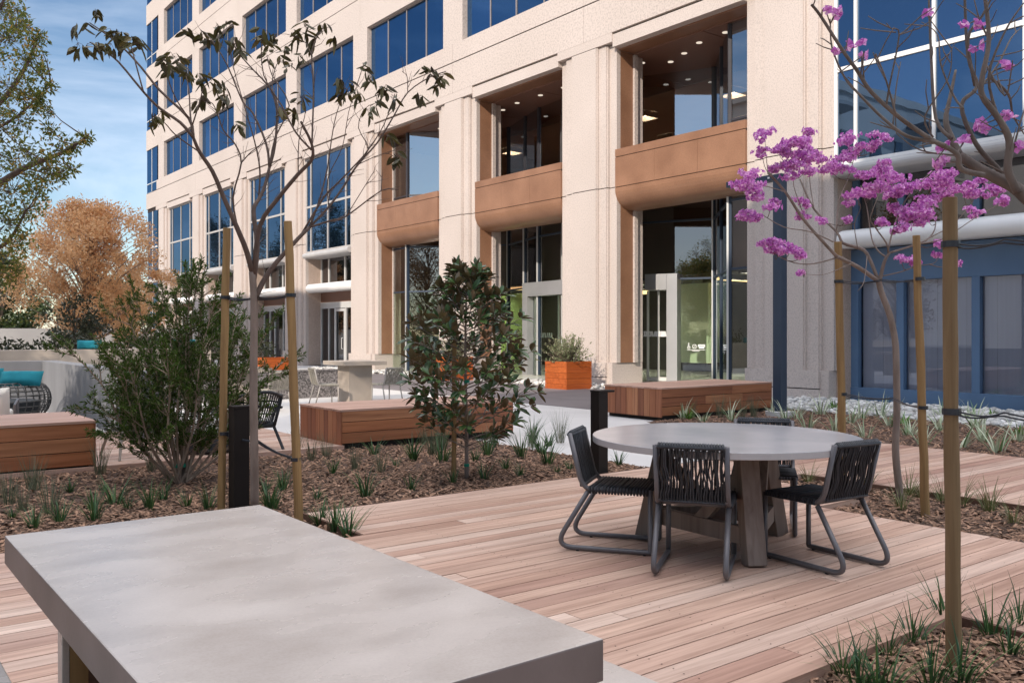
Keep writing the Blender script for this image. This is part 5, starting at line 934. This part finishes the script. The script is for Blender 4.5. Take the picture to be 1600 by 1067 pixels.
# low pouf chair with white cushion on a dark base
og = (3.75, 11.0, 0); o = thing('low_lounge_chair', 'low lounge seat with a white cushion on a dark woven base behind the left stake', 'chair', og)
mb = MB(); mb.prism([(.38 * math.cos(2 * math.pi * i / 24), .38 * math.sin(2 * math.pi * i / 24)) for i in range(24)], .02, .19); mb.build('base', M['rope'], o, bevel=.02)
mb = MB(); mb.box(-.36, .36, -.34, .34, .20, .46); mb.build('cushion', M['white_cloth'], o, bevel=.05)
mb = MB()
for i in range(15): x = -.35 + .7 * i / 14; mb.tube([(x, .3, .2), (x, .36, .72)], .009, 5)
mb.tube([(-.38, .36, .72), (.38, .36, .72)], .014, 6); mb.build('slat_back', M['rope'], o)
# fan-back rope armchair
og = (4.22, 10.85, 0); o = thing('fan_back_armchair', 'black fan-backed rope armchair seen from behind between the stakes', 'chair', og, face(-.15, 1))
mb = MB(); N_ = 17; top = []; 
for i in range(N_):
    t = -1 + 2 * i / (N_ - 1); xt = .36 * t; zt = .73 - .09 * t * t; yt = -.34 + .16 * t * t; top.append((xt, yt, zt)); mb.tube(smooth_path([(xt, yt, zt), (.30 * t, -.27 + .12 * t * t, .48), (.24 * t, -.20 + .05 * t * t, .30)], 2), .009, 5)
mb.build('back_cords', M['rope'], o)
mb = MB(); mb.tube(smooth_path([(.25, -.2, .3)] + top[::-1] + [(-.25, -.2, .3)], 2), .021, 8)
for k, z in ((.96, .62), (.85, .46), (.75, .36)): mb.tube([(.34 * k * (-1 + 2 * i / 12), -.30 + .06 * (1 - k) * 4 + .13 * (-1 + 2 * i / 12) ** 2, z - .04 * (-1 + 2 * i / 12) ** 2) for i in range(13)], .011, 5)
mb.build('hoop_frame', M['rope'], o, smooth=True)
mb = MB(); mb.box(-.28, .28, -.2, .3, .27, .34); mb.build('seat', M['rope'], o, bevel=.02)
for s in (-1, 1): mb = MB(); mb.tube(smooth_path([(s * .34, -.22, .52), (s * .37, .05, .50), (s * .34, .28, .48), (s * .30, .28, .3)], 3), .018, 7); mb.build('armrest', M['rope'], o, smooth=True)
for x, y in ((-.25, -.18), (.25, -.18), (.25, .26), (-.25, .26)): mb = MB(); mb.tube(smooth_path([(x, y, .29), (x * 1.15, y * 1.3, .14), (x * 1.22, y * 1.75, 0)], 2), [.022] * 4 + [.016] if 0 else .019, 7); mb.build('leg', M['rope'], o)

# ------------------------------------------------------------------ trees, stakes and plants
def limbs_mesh(limbs, org, n=7, k=3, mul=1.0):
    mb = MB()
    for r0, r1, pts in limbs:
        P = smooth_path(pts, k); m = len(P); mb.tube(P, [(r0 + (r1 - r0) * i / (m - 1)) * mul for i in range(m)], n)
    return mb
def V(*a): return Vector(a)
def rdir(rg): 
    while True:
        v = Vector((rg.uniform(-1, 1), rg.uniform(-1, 1), rg.uniform(-1, 1)))
        if .05 < v.length < 1: return v.normalized()
def stake(label, p0, p1, r0, r1, mat='stake', bands=()):
    og = tuple(p0); o = thing('tree_stake', label, 'stake', og, group='round wooden tree stakes'); mb = MB(); n = 9; rg = random.Random(label)
    P = [Vector(p0).lerp(Vector(p1), i / n) + Vector((rg.uniform(-.004, .004), rg.uniform(-.004, .004), 0)) for i in range(n + 1)]
    mb.tube(P, [r0 + (r1 - r0) * i / n + rg.uniform(-.0015, .0015) for i in range(n)] + [r1], 14); mb.build('pole', M[mat], o, org=og, smooth=False, bevel=.003)
    return o
def strap(label, pts, r=.011):
    mb = MB(); a = [Vector(p) for p in pts]
    for s in (-1, 1):
        Q = []
        for i in range(len(a) - 1):
            for j in range(8):
                t = j / 8; q = a[i].lerp(a[i + 1], t); w = math.sin(t * math.pi * 2 + i) * .003 * s; Q.append(q + V(0, 0, w + .005 * s - .018 * math.sin(math.pi * t)))
        Q.append(a[-1]); mb.tube(Q, r * .62, 6)
    c = (a[0] + a[-1]) / 2
    for q in (a[0], a[-1]): mb.cyl((q.x, q.y), .041, q.z - .014, q.z + .014, 14)
    o = mb.build('tie_strap', M['rubber'], org=tuple(c)); return setp(o, label, 'strap', 'black rubber tree ties')
# young bare-limbed tree between two stakes, drooping leaves at the tips
b = T1_LIMBS[0][2][0]; og = (b[0], b[1], -.06); o = thing('young_tree', 'slender young tree with bare spreading limbs and drooping brown leaves between two stakes', 'tree', og)
limbs_mesh(T1_LIMBS[:1], og).build('trunk', M['bark'], o, org=og, smooth=True)
limbs_mesh(T1_LIMBS[1:], og, n=6).build('branches', M['bark_dark'], o, org=og, smooth=True)
rg = random.Random(21); mb = MB(); tw = MB()
for p in T1_TIPS:
    p = Vector(p)
    for i in range(rg.randint(4, 8)):
        d = rdir(rg); d.z = -abs(d.z) * .9 - .15; q = p + rdir(rg) * .035; mb.oval(q, d, rdir(rg), rg.uniform(.075, .125), rg.uniform(.030, .044), .25, .15)
        tw.tube([p - V(0, 0, .0) + rdir(rg) * .01, q], [.002, .001], 3, caps=False)
q = Vector(T1_LIMBS[1][2][-1]); mb.build('leaves', M['leaf_t1'], o, org=og); tw.build('leaf_stalks', M['bark_dark'], o, org=og)
# twiglets on the limbs
rg = random.Random(5); tw = MB()
for r0, r1, pts in T1_LIMBS[9:]:
    for i in range(1, len(pts)):
        for j in range(2):
            t = rg.random(); p = Vector(pts[i - 1]).lerp(Vector(pts[i]), t); d = (Vector(pts[i]) - Vector(pts[i - 1])).normalized() + rdir(rg) * .8; d.z = abs(d.z); e = p + d.normalized() * rg.uniform(.08, .22); tw.tube([p, p.lerp(e, .5) + rdir(rg) * .015, e], [.003, .002, .001], 4, caps=False)
tw.build('twigs', M['bark_dark'], o, org=og)
stake('yellowish round stake left of the slender young tree', (2.62, 7.33, -.1), (2.675, 7.35, 2.33), .032, .031)
stake('yellowish round stake right of the slender young tree, leaning towards it', (2.89, 6.40, -.1), (2.79, 6.38, 2.30), .036, .031)
strap('black tie low on the stakes of the slender young tree', [(2.645, 7.32, .62), (2.81, 7.02, .57), (2.865, 6.40, .49)]); strap('black tie high on the stakes of the slender young tree', [(2.66, 7.345, 1.75), (2.80, 7.05, 1.74), (2.815, 6.385, 1.74)])
# bottlebrush shrub
def twig_shrub(name, label, base, stems, hgt, spread, leafmat, seed, n_leaf, ll, lw, barkm, cat='shrub', leaf_from=.25, sub=6):
    rg = random.Random(seed); og = tuple(base); o = thing(name, label, cat, og); st = MB(); lf = MB()
    for s in range(stems):
        a = 2 * math.pi * s / stems + rg.uniform(-.4, .4); e = rg.uniform(.12, 1) * spread; H = hgt * rg.uniform(.7, 1.02) * (1 - .28 * e / max(spread, .01))
        p0 = V(rg.uniform(-.06, .06), rg.uniform(-.06, .06), 0); tip = V(math.cos(a) * e, math.sin(a) * e, H)
        P = smooth_path([p0, p0.lerp(tip, .3) + V(math.cos(a) * e * .1, math.sin(a) * e * .1, .02) + rdir(rg) * .05, p0.lerp(tip, .65) + rdir(rg) * .06, tip], 4); m = len(P)
        st.tube(P, [.012 * (1 - i / m) + .003 for i in range(m)], 5)
        tw = [P[i:] for i in (m // 3,)]
        for q in range(sub):
            t = rg.uniform(.18, .92); i = min(int(t * (m - 1)), m - 2); pb = P[i]; d = (P[i + 1] - P[i]).normalized() + rdir(rg) * .9; d.z = abs(d.z) * .6 + .25; L_ = rg.uniform(.25, .6) * (1.15 - t * .6); pe = pb + d.normalized() * L_; mid = pb.lerp(pe, .5) + rdir(rg) * .04
            T = [pb, mid, pe]; st.tube(T, [.006, .004, .002], 4, caps=False); tw.append(T)
            for r_ in range(3):
                k = rg.uniform(.3, .95); pb2 = pb.lerp(pe, k); d2 = d.normalized() + rdir(rg) * .8; d2.z = d2.z * .6 + .3; pe2 = pb2 + d2.normalized() * L_ * rg.uniform(.25, .5); st.tube([pb2, pe2], [.003, .0015], 3, caps=False); tw.append([pb2, pe2])
        for T in tw:
            Ls = sum((T[i + 1] - T[i]).length for i in range(len(T) - 1)); cnt = int(n_leaf * Ls)
            for _ in range(cnt):
                x = (leaf_from + (1 - leaf_from) * rg.random() ** .8) * (len(T) - 1); i = min(int(x), len(T) - 2); q = T[i].lerp(T[i + 1], x - i); d = (T[i + 1] - T[i]).normalized() * .8 + rdir(rg) * .75; lf.card(q, d, rdir(rg), ll * rg.uniform(.7, 1.2), lw * rg.uniform(.8, 1.2))
    st.build('stems', M[barkm], o); lf.build('foliage', M[leafmat], o); return o
o = twig_shrub('bottlebrush_shrub', 'tall airy dark green shrub with many thin stems left of the stakes', (2.85, 9.15, -.06), 26, 2.5, 1.18, 'leaf_shrub', 8, 165, .052, .011, 'bark_tan', sub=12)
mb = MB(); mb.cyl((0, 0), .075, .17, .20, 16); mb.build('tape_band', M['tape'], o)
# magnolia
base = (5.26, 7.56, -.06); o = thing('magnolia_tree', 'young cone-shaped magnolia with glossy leaves and brown undersides before the block bench', 'tree', base); rg = random.Random(31)
st = MB(); lf = MB(); P = smooth_path([V(0, 0, 0), V(.01, .02, .6), V(-.02, .0, 1.3), V(0, 0, 2.1)], 4); st.tube(P, [.024 - .018 * i / (len(P) - 1) for i in range(len(P))], 8)
for i in range(104):
    z = .42 + 1.75 * (i / 103) ** .9; a = i * 2.4 + rg.uniform(-.3, .3); env = .70 * (1 - ((z - .85) / 1.5) ** 1.5 if z > .85 else .62 + .38 * (z - .3) / .55); env = max(env, .12) * rg.uniform(.7, 1.12)
    p0 = V(0, 0, z - .12); p1 = V(math.cos(a) * env, math.sin(a) * env, z + env * rg.uniform(-.05, .35)); st.tube([p0, p0.lerp(p1, .5) - V(0, 0, .02), p1], [.007, .005, .003], 4, caps=False)
    for w in range(3):
        c = p0.lerp(p1, (.55, .8, 1.0)[w]); d0 = (p1 - p0).normalized(); nn = (4, 6, 8)[w]
        for j in range(nn):
            al = 2 * math.pi * j / nn + rg.uniform(-.3, .3); u = d0.orthogonal().normalized(); v = d0.cross(u); d = d0 * rg.uniform(.3, 1.1) + (u * math.cos(al) + v * math.sin(al)) + V(0, 0, .35); lf.oval(c + d * .01, d, V(0, 0, 1) + rdir(rg) * .5, rg.uniform(.095, .15), rg.uniform(.046, .066), .14, rg.uniform(.0, .18))
st.build('trunk', M['bark'], o, smooth=True); lf.build('leaves', M['leaf_mag'], o)
mb = MB(); mb.cyl((0, 0), .028, .14, .17, 12); mb.cyl((-.0, .0), .03, 1.0, 1.03, 12); mb.build('tape_band', M['tape'], o)
stake('short pale stake set against the magnolia trunk', (5.17, 7.66, -.1), (5.19, 7.68, 1.35), .026, .024)
# pink trumpet tree
b = T2_LIMBS[0][2][0]; og = (b[0], b[1], -.06); o = thing('trumpet_tree', 'small leafless tree covered in magenta flower clusters between two stakes', 'tree', og)
limbs_mesh(T2_LIMBS[:1], og).build('trunk', M['bark'], o, org=og, smooth=True); limbs_mesh(T2_LIMBS[1:], og, n=6).build('branches', M['bark'], o, org=og, smooth=True)
def flowers(mb, c, r, rg, n):
    c = Vector(c)
    for i in range(n):                                   # each floret: five spreading petals on a short tube
        d = rdir(rg); d.z = d.z * .55 + .15; kk = rg.uniform(.6, 1.7); p = c + Vector((d.x * r * kk, d.y * r * kk, d.z * r * kk * .75)); ax = (d + rdir(rg) * .45).normalized(); u = ax.orthogonal().normalized(); v = ax.cross(u); s = rg.uniform(.020, .029); b0 = p - ax * .03
        ctr = p
        for k in range(5):
            a = 2 * math.pi * k / 5 + rg.uniform(-.2, .2); e = u * math.cos(a) + v * math.sin(a); f = u * math.cos(a + .6) + v * math.sin(a + .6); g_ = u * math.cos(a - .6) + v * math.sin(a - .6)
            mb.add([ctr - ax * .012, ctr + g_ * s * .72 + ax * .004, ctr + e * s + ax * rg.uniform(-.008, .006), ctr + f * s * .72 + ax * .004], [(0, 1, 2, 3)])
rg = random.Random(17); mb = MB(); tw = MB(); ends = [Vector(q) for L_ in T2_LIMBS[1:] for q in smooth_path(L_[2], 3)]
for x, y, z, r in T2_FLOWERS:
    
    for k in range(3): flowers(mb, Vector((x, y, z)) + Vector((rg.uniform(-1, 1), rg.uniform(-1, 1), rg.uniform(-.5, .7))) * r * 1.0, r * rg.uniform(.45, .8), rg, int(3 + 2900 * r * r))
    c = Vector((x, y, z)); 
    e = min(ends, key=lambda q: (q - c).length + max(0, q.z - c.z) * 2)
    tw.tube(smooth_path([e, e.lerp(c, .5) + V(0, 0, -.03), c], 3), [.0045, .004, .004, .003, .003, .002, .002][:7], 4, caps=False)
mb.build('flowers', M['petal'], o, org=og); tw.build('twigs', M['bark_dark'], o, org=og)
stake('slim stake left of the magenta flowering tree', (7.35, 4.57, -.1), (7.28, 4.58, 2.28), .036, .033); stake('slim pale stake right of the magenta flowering tree', (7.19, 3.72, -.1), (7.16, 3.79, 2.26), .036, .030)
strap('black tie high on the stakes of the magenta flowering tree', [(7.29, 4.58, 1.92), (7.42, 4.24, 1.92), (7.17, 3.76, 1.90)], .008); strap('black tie low on the stakes of the magenta flowering tree', [(7.33, 4.57, .90), (7.54, 4.20, .87), (7.18, 3.74, .84)], .008)
# third tree, trunk just outside the frame
b = T3_LIMBS[0][2][0]; og = (b[0], b[1], -.06); o = thing('bare_tree', 'bare grey tree reaching in at the upper right with a few magenta blossoms', 'tree', og)
limbs_mesh(T3_LIMBS[:1], og).build('trunk', M['bark_grey'], o, org=og, smooth=True); limbs_mesh(T3_LIMBS[1:], og, n=8, k=4, mul=.88).build('branches', M['bark_grey'], o, org=og, smooth=True)
mb = MB(); rg = random.Random(9); tw = MB(); ends = [Vector(q) for L_ in T3_LIMBS[1:] for q in smooth_path(L_[2], 4)]
for x, y, z, r in T3_FLOWERS:
    flowers(mb, (x, y, z), r, rg, 2); c = Vector((x, y, z)); e = min(ends, key=lambda q: (q - c).length); tw.tube([e, c], [.003, .002], 4, caps=False)
for r0, r1, pts in T3_LIMBS[3:]:
    for i in range(1, len(pts)):
        p = Vector(pts[i - 1]).lerp(Vector(pts[i]), rg.random()); d = (Vector(pts[i]) - Vector(pts[i - 1])).normalized() + rdir(rg) * .9; d.z = abs(d.z); e = p + d.normalized() * rg.uniform(.05, .14); tw.tube([p, p.lerp(e, .6) + rdir(rg) * .008, e], [.003, .0025, .0018], 4)
mb.build('flowers', M['petal'], o, org=og); tw.build('twigs', M['bark_grey'], o, org=og)
stake('tall weathered stake in the near corner bed at the right', (4.02, 1.955, -.1), (4.01, 1.965, 2.06), .033, .031, 'stake_dark')
strap('black tie low on the tall near stake, leading out of the frame', [(4.015, 1.96, 1.10), (4.05, 1.75, 1.10), (4.16, 1.40, 1.08)], .007); strap('black tie high on the tall near stake, leading out of the frame', [(4.01, 1.962, 1.85), (4.05, 1.75, 1.85), (4.16, 1.40, 1.84)], .007)
# leafy crown hanging in from the upper left
b = T4_LIMBS[0][2][0]; og = (b[0], b[1], -.1); o = thing('oak_tree', 'dark green and brown leafy oak hanging in from the upper left', 'tree', og); rg = random.Random(44)
limbs_mesh(T4_LIMBS[:1], og, n=9).build('trunk', M['bark_dark'], o, org=og, smooth=True); limbs_mesh(T4_LIMBS[1:], og, n=6).build('branches', M['bark_dark'], o, org=og, smooth=True)
mb = MB(); tw = MB(); br = [Vector(q) for L_ in T4_LIMBS[1:] for q in smooth_path(L_[2], 4)]
extra = [(b[0] + rg.uniform(-2.2, 2.2), b[1] + rg.uniform(-2.2, 2.2), rg.uniform(2.6, 6.5), rg.uniform(.35, .6)) for _ in range(26)]
extra = [e for e in extra if (lambda u: 800 + 1393 * u < -20)((e[0] * .7908 - e[1] * .612 + e[3]) / (e[0] * .612 + e[1] * .7908))]
for x, y, z, r in T4_CLUSTERS + extra:
    c = Vector((x, y, z)); e = min(br, key=lambda q: (q - c).length); tw.tube(smooth_path([e, e.lerp(c, .5) + rdir(rg) * .05, c], 2), [.010, .008, .006, .004, .003][:5], 4, caps=False)
    for i in range(int(9 + 34 * r / .3)):
        d = rdir(rg); q = c + d * r * rg.random() ** .5; tw.tube([c + d * r * .1, q], [.003, .0012], 3, caps=False)
        for j in range(rg.randint(4, 7)): lf_d = rdir(rg) + d * .5; lf_d.z -= .2; mb.leaf(q + rdir(rg) * .05, lf_d, rdir(rg), rg.uniform(.045, .08), rg.uniform(.018, .03), .2)
mb.build('foliage', M['leaf_t4'], o, org=og); tw.build('twigs', M['bark_dark'], o, org=og)
# background trees
def crown_tree(name, label, x, y, h, cr, leafmat, seed, n, ls, trunk_h, barkm='bark_tan', squash=1.0, tr=.16, group=None, droop=0, gap=.0):
    rg = random.Random(seed); og = (x, y, -.12); o = thing(name, label, 'tree', og, group=group); st = MB(); lf = MB()
    st.tube(smooth_path([V(0, 0, 0), V(rg.uniform(-.1, .1), rg.uniform(-.1, .1), trunk_h), V(rg.uniform(-.2, .2), rg.uniform(-.2, .2), h * .75)], 3), [tr, tr * .95, tr * .9, tr * .8, tr * .6, tr * .4, tr * .2], 8)
    cl = []
    for i in range(n):
        t = rg.random(); zz = trunk_h * .8 + (h - trunk_h * .8) * t; env = cr * (math.sin(math.pi * (.12 + .85 * t)) ** .7) * rg.uniform(.2, 1); a = rg.uniform(0, 6.28); c = V(env * math.cos(a), env * math.sin(a), zz); cl.append((c, rg.uniform(.35, .75) * cr * (.22 if leafmat == 'leaf_orange' else .33)))
        st.tube(smooth_path([V(0, 0, max(trunk_h * .6, zz - env * .9 - .3)), V(c.x * .5, c.y * .5, zz - env * .35), c], 2), [tr * .35, tr * .25, tr * .15, tr * .1, .01], 4, caps=False)
    for c, r in cl:
        for _ in range(int((260 if leafmat == 'leaf_orange' else 130) * (r / .5) ** 1.4)):
            d = rdir(rg); q = c + Vector((d.x, d.y, d.z * squash)) * r * rg.random() ** .45 * 1.25; dd = rdir(rg); dd.z -= droop; lf.card(q, dd, rdir(rg), ls * rg.uniform(.6, 1.3), ls * rg.uniform(.3, .55) * (1 if droop < .5 else .5))
    st.build('trunk', M[barkm], o, smooth=True); lf.build('foliage', M[leafmat], o); return o
crown_tree('autumn_tree', 'tan autumn tree glowing in the sun behind the terrace', 9.8, 44.5, 7.6, 3.7, 'leaf_orange', 3, 160, .15, 2.0)
crown_tree('autumn_tree', 'smaller tan autumn tree half behind the big one, near the building corner', 13.2, 51, 5.8, 2.2, 'leaf_orange', 5, 60, .18, 1.8)
crown_tree('young_street_tree', 'dark leafed small tree before the far grey wall', 7.4, 36, 2.9, 1.3, 'leaf_dark', 7, 40, .16, 1.3, 'bark_dark', tr=.05)
crown_tree('evergreen_tree', 'yellow-green tree far behind the wall at the left', 10, 72, 6.5, 3.6, 'leaf_bg', 11, 60, .3, 1.5)
crown_tree('evergreen_tree', 'dark green tree far behind the wall, under the autumn tree', 19, 80, 6.0, 3.4, 'leaf_bg', 12, 60, .3, 1.5)
crown_tree('evergreen_tree', 'green bushy tree behind the wall at the far left edge', 3.5, 50, 3.6, 2.2, 'leaf_bg', 13, 60, .2, .6)
G3 = 'tall dark trees reflected in the office glass'
for i, (x, y, h, lm) in enumerate(((-3, 60, 9, 'leaf_dark'), (1.5, 71, 10.5, 'leaf_dark'), (-2, 79, 14, 'leaf_dark'), (-7, 73, 13, 'leaf_dark'), (3.0, 84, 12, 'leaf_gold'), (-4, 90, 15, 'leaf_dark'), (2.5, 97, 14, 'leaf_dark'), (-9, 84, 14, 'leaf_dark'), (0, 65, 6.5, 'leaf_gold'))):
    crown_tree('weeping_tree', 'tall dark weeping tree out of frame, seen only as a reflection in the tall windows', x, y, h, 2.6, lm, 60 + i, 80, .3, 2.0, 'bark_dark', squash=1.8, group=G3, droop=.9)
crown_tree('street_tree', 'brown autumn tree out of frame, mirrored in the glass above the entrance door', -3.0, 22.5, 8.5, 2.6, 'leaf_gold', 71, 80, .16, 2.2, 'bark_dark')
mb = MB(); mb.box(-30, 26, 60, 60.4, -.1, 1.75); w_ = mb.build('boundary_wall', M['greywall'], org=(0, 60, -.1)); setp(w_, 'grey masonry boundary wall at the far end of the terrace', 'wall')
def hedge(label, x0, x1, y0, y1, h, seed, mat='leaf_bg'):
    rg = random.Random(seed); og = ((x0 + x1) / 2, (y0 + y1) / 2, -.1); o = thing('hedge', label, 'hedge', og); mb = MB(); st = MB()
    for i in range(int((x1 - x0) * 420)):
        x = rg.uniform(x0, x1); y = rg.uniform(y0, y1); z = h * rg.random() ** .6 * (1 + .18 * math.sin(x * 2.1) + .1 * math.sin(x * 5.3)); mb.card((x, y, z), rdir(rg), rdir(rg), rg.uniform(.12, .22), rg.uniform(.06, .1))
    for i in range(int((x1 - x0) * 2)): x = rg.uniform(x0, x1); st.tube([(x, (y0 + y1) / 2, -.1), (x + rg.uniform(-.2, .2), (y0 + y1) / 2, h * .8)], [.03, .01], 4)
    mb.build('foliage', M[mat], o, org=og); st.build('stems', M['bark_dark'], o, org=og)
crown_tree('shade_tree', 'leafy tree standing out of frame at the left that dapples the bench and low wall', -6.0, 11.8, 5.9, 3.0, 'leaf_t4', 91, 130, .16, 1.4, 'bark_dark')
hedge('dark green hedge in front of the far grey wall', -2, 14, 33, 34.4, 1.35, 3, 'leaf_dark')
# grasses and small plants: a few meshes each, copied plant by plant
def tuft_mesh(name, seed, n, ln, wd, mat, lean=(.05, .6), curl=(.2, 1.1), base=.04):
    rg = random.Random(seed); mb = MB()
    for i in range(n):
        a = rg.uniform(0, 6.28); r = base * rg.random() ** .5; mb.blade((r * math.cos(a), r * math.sin(a), -.015), a + rg.uniform(-.7, .7), ln * rg.uniform(.55, 1.1), wd * rg.uniform(.7, 1.2), rg.uniform(*lean), rg.uniform(*curl))
    me = bpy.data.meshes.new(name); me.from_pydata(mb.v, [], mb.f); me.materials.append(M[mat]); me.update(); return me
def scatter(name, spots, meshes, label, cat, group, seed, smin=.75, smax=1.2, z=-.055):
    rg = random.Random(seed)
    for x, y in spots:
        o = bpy.data.objects.new(name, rg.choice(meshes)); COL.objects.link(o); o.location = (x, y, z); o.rotation_euler = (0, 0, rg.uniform(0, 6.28)); s = rg.uniform(smin, smax); o.scale = (s, s, s * rg.uniform(.9, 1.15)); setp(o, label, cat, group)
lush = [tuft_mesh('grass_tuft', s, 34, .30, .012, 'blade') for s in range(4)]; fine = [tuft_mesh('grass_clump', 10 + s, 75, .34, .0035, 'fineblade', (.02, .35), (.05, .5), .05) for s in range(3)]
flax = [tuft_mesh('flax_plant', 20 + s, 16, .34, .020, 'flaxblade', (.1, .75), (.3, 1.2), .05) for s in range(4)]; bush = [tuft_mesh('green_plant', 30 + s, 30, .22, .028, 'lushblade', (.2, 1.1), (.2, .8), .06) for s in range(2)]
dry = [tuft_mesh('sedge_tuft', 40 + s, 48, .30, .006, 'dryblade', (.05, .6), (.3, 1.3), .04) for s in range(3)]; near = [tuft_mesh('lily_turf', 50 + s, 30, .30, .011, 'blade', (.05, .7), (.2, 1.2), .045) for s in range(4)]
scatter('grass_tuft', TUFT_A + TUFT_N, lush, 'dark green strappy grass tuft in the mulch bed between the deck and the block benches', 'grass', 'green tufts in the middle bed', 1, .5, 1.3)
scatter('grass_clump', FINE_A, fine, 'wispy grey-green upright grass clump in the mulch bed between the deck and the block benches', 'grass', 'wispy clumps in the middle bed', 2, .8, 1.25)
scatter('flax_plant', FLAX_B, flax, 'pale striped flax plant in the mulch strip before the river stones', 'plant', 'striped flax by the building', 3, 1.15, 1.7)
scatter('grass_clump', FINE_B, fine, 'wispy grey-green clump at the foot of the block bench by the building', 'grass', 'wispy clumps by the building', 4, 1, 1.4)
scatter('green_plant', GREEN_B, bush, 'bright green leafy plant among the pale flax before the river stones', 'plant', 'leafy plants by the building', 5, .9, 1.4)
scatter('sedge_tuft', GRASS_C, dry, 'yellow-green arching sedge tuft in the narrow bed around the flowering tree', 'grass', 'sedges round the flowering tree', 6, .8, 1.2)
scatter('lily_turf', TUFT_D, near, 'dark green lily turf tuft in the near corner bed around the tall stake', 'grass', 'tufts in the near corner bed', 7, .75, 1.05)
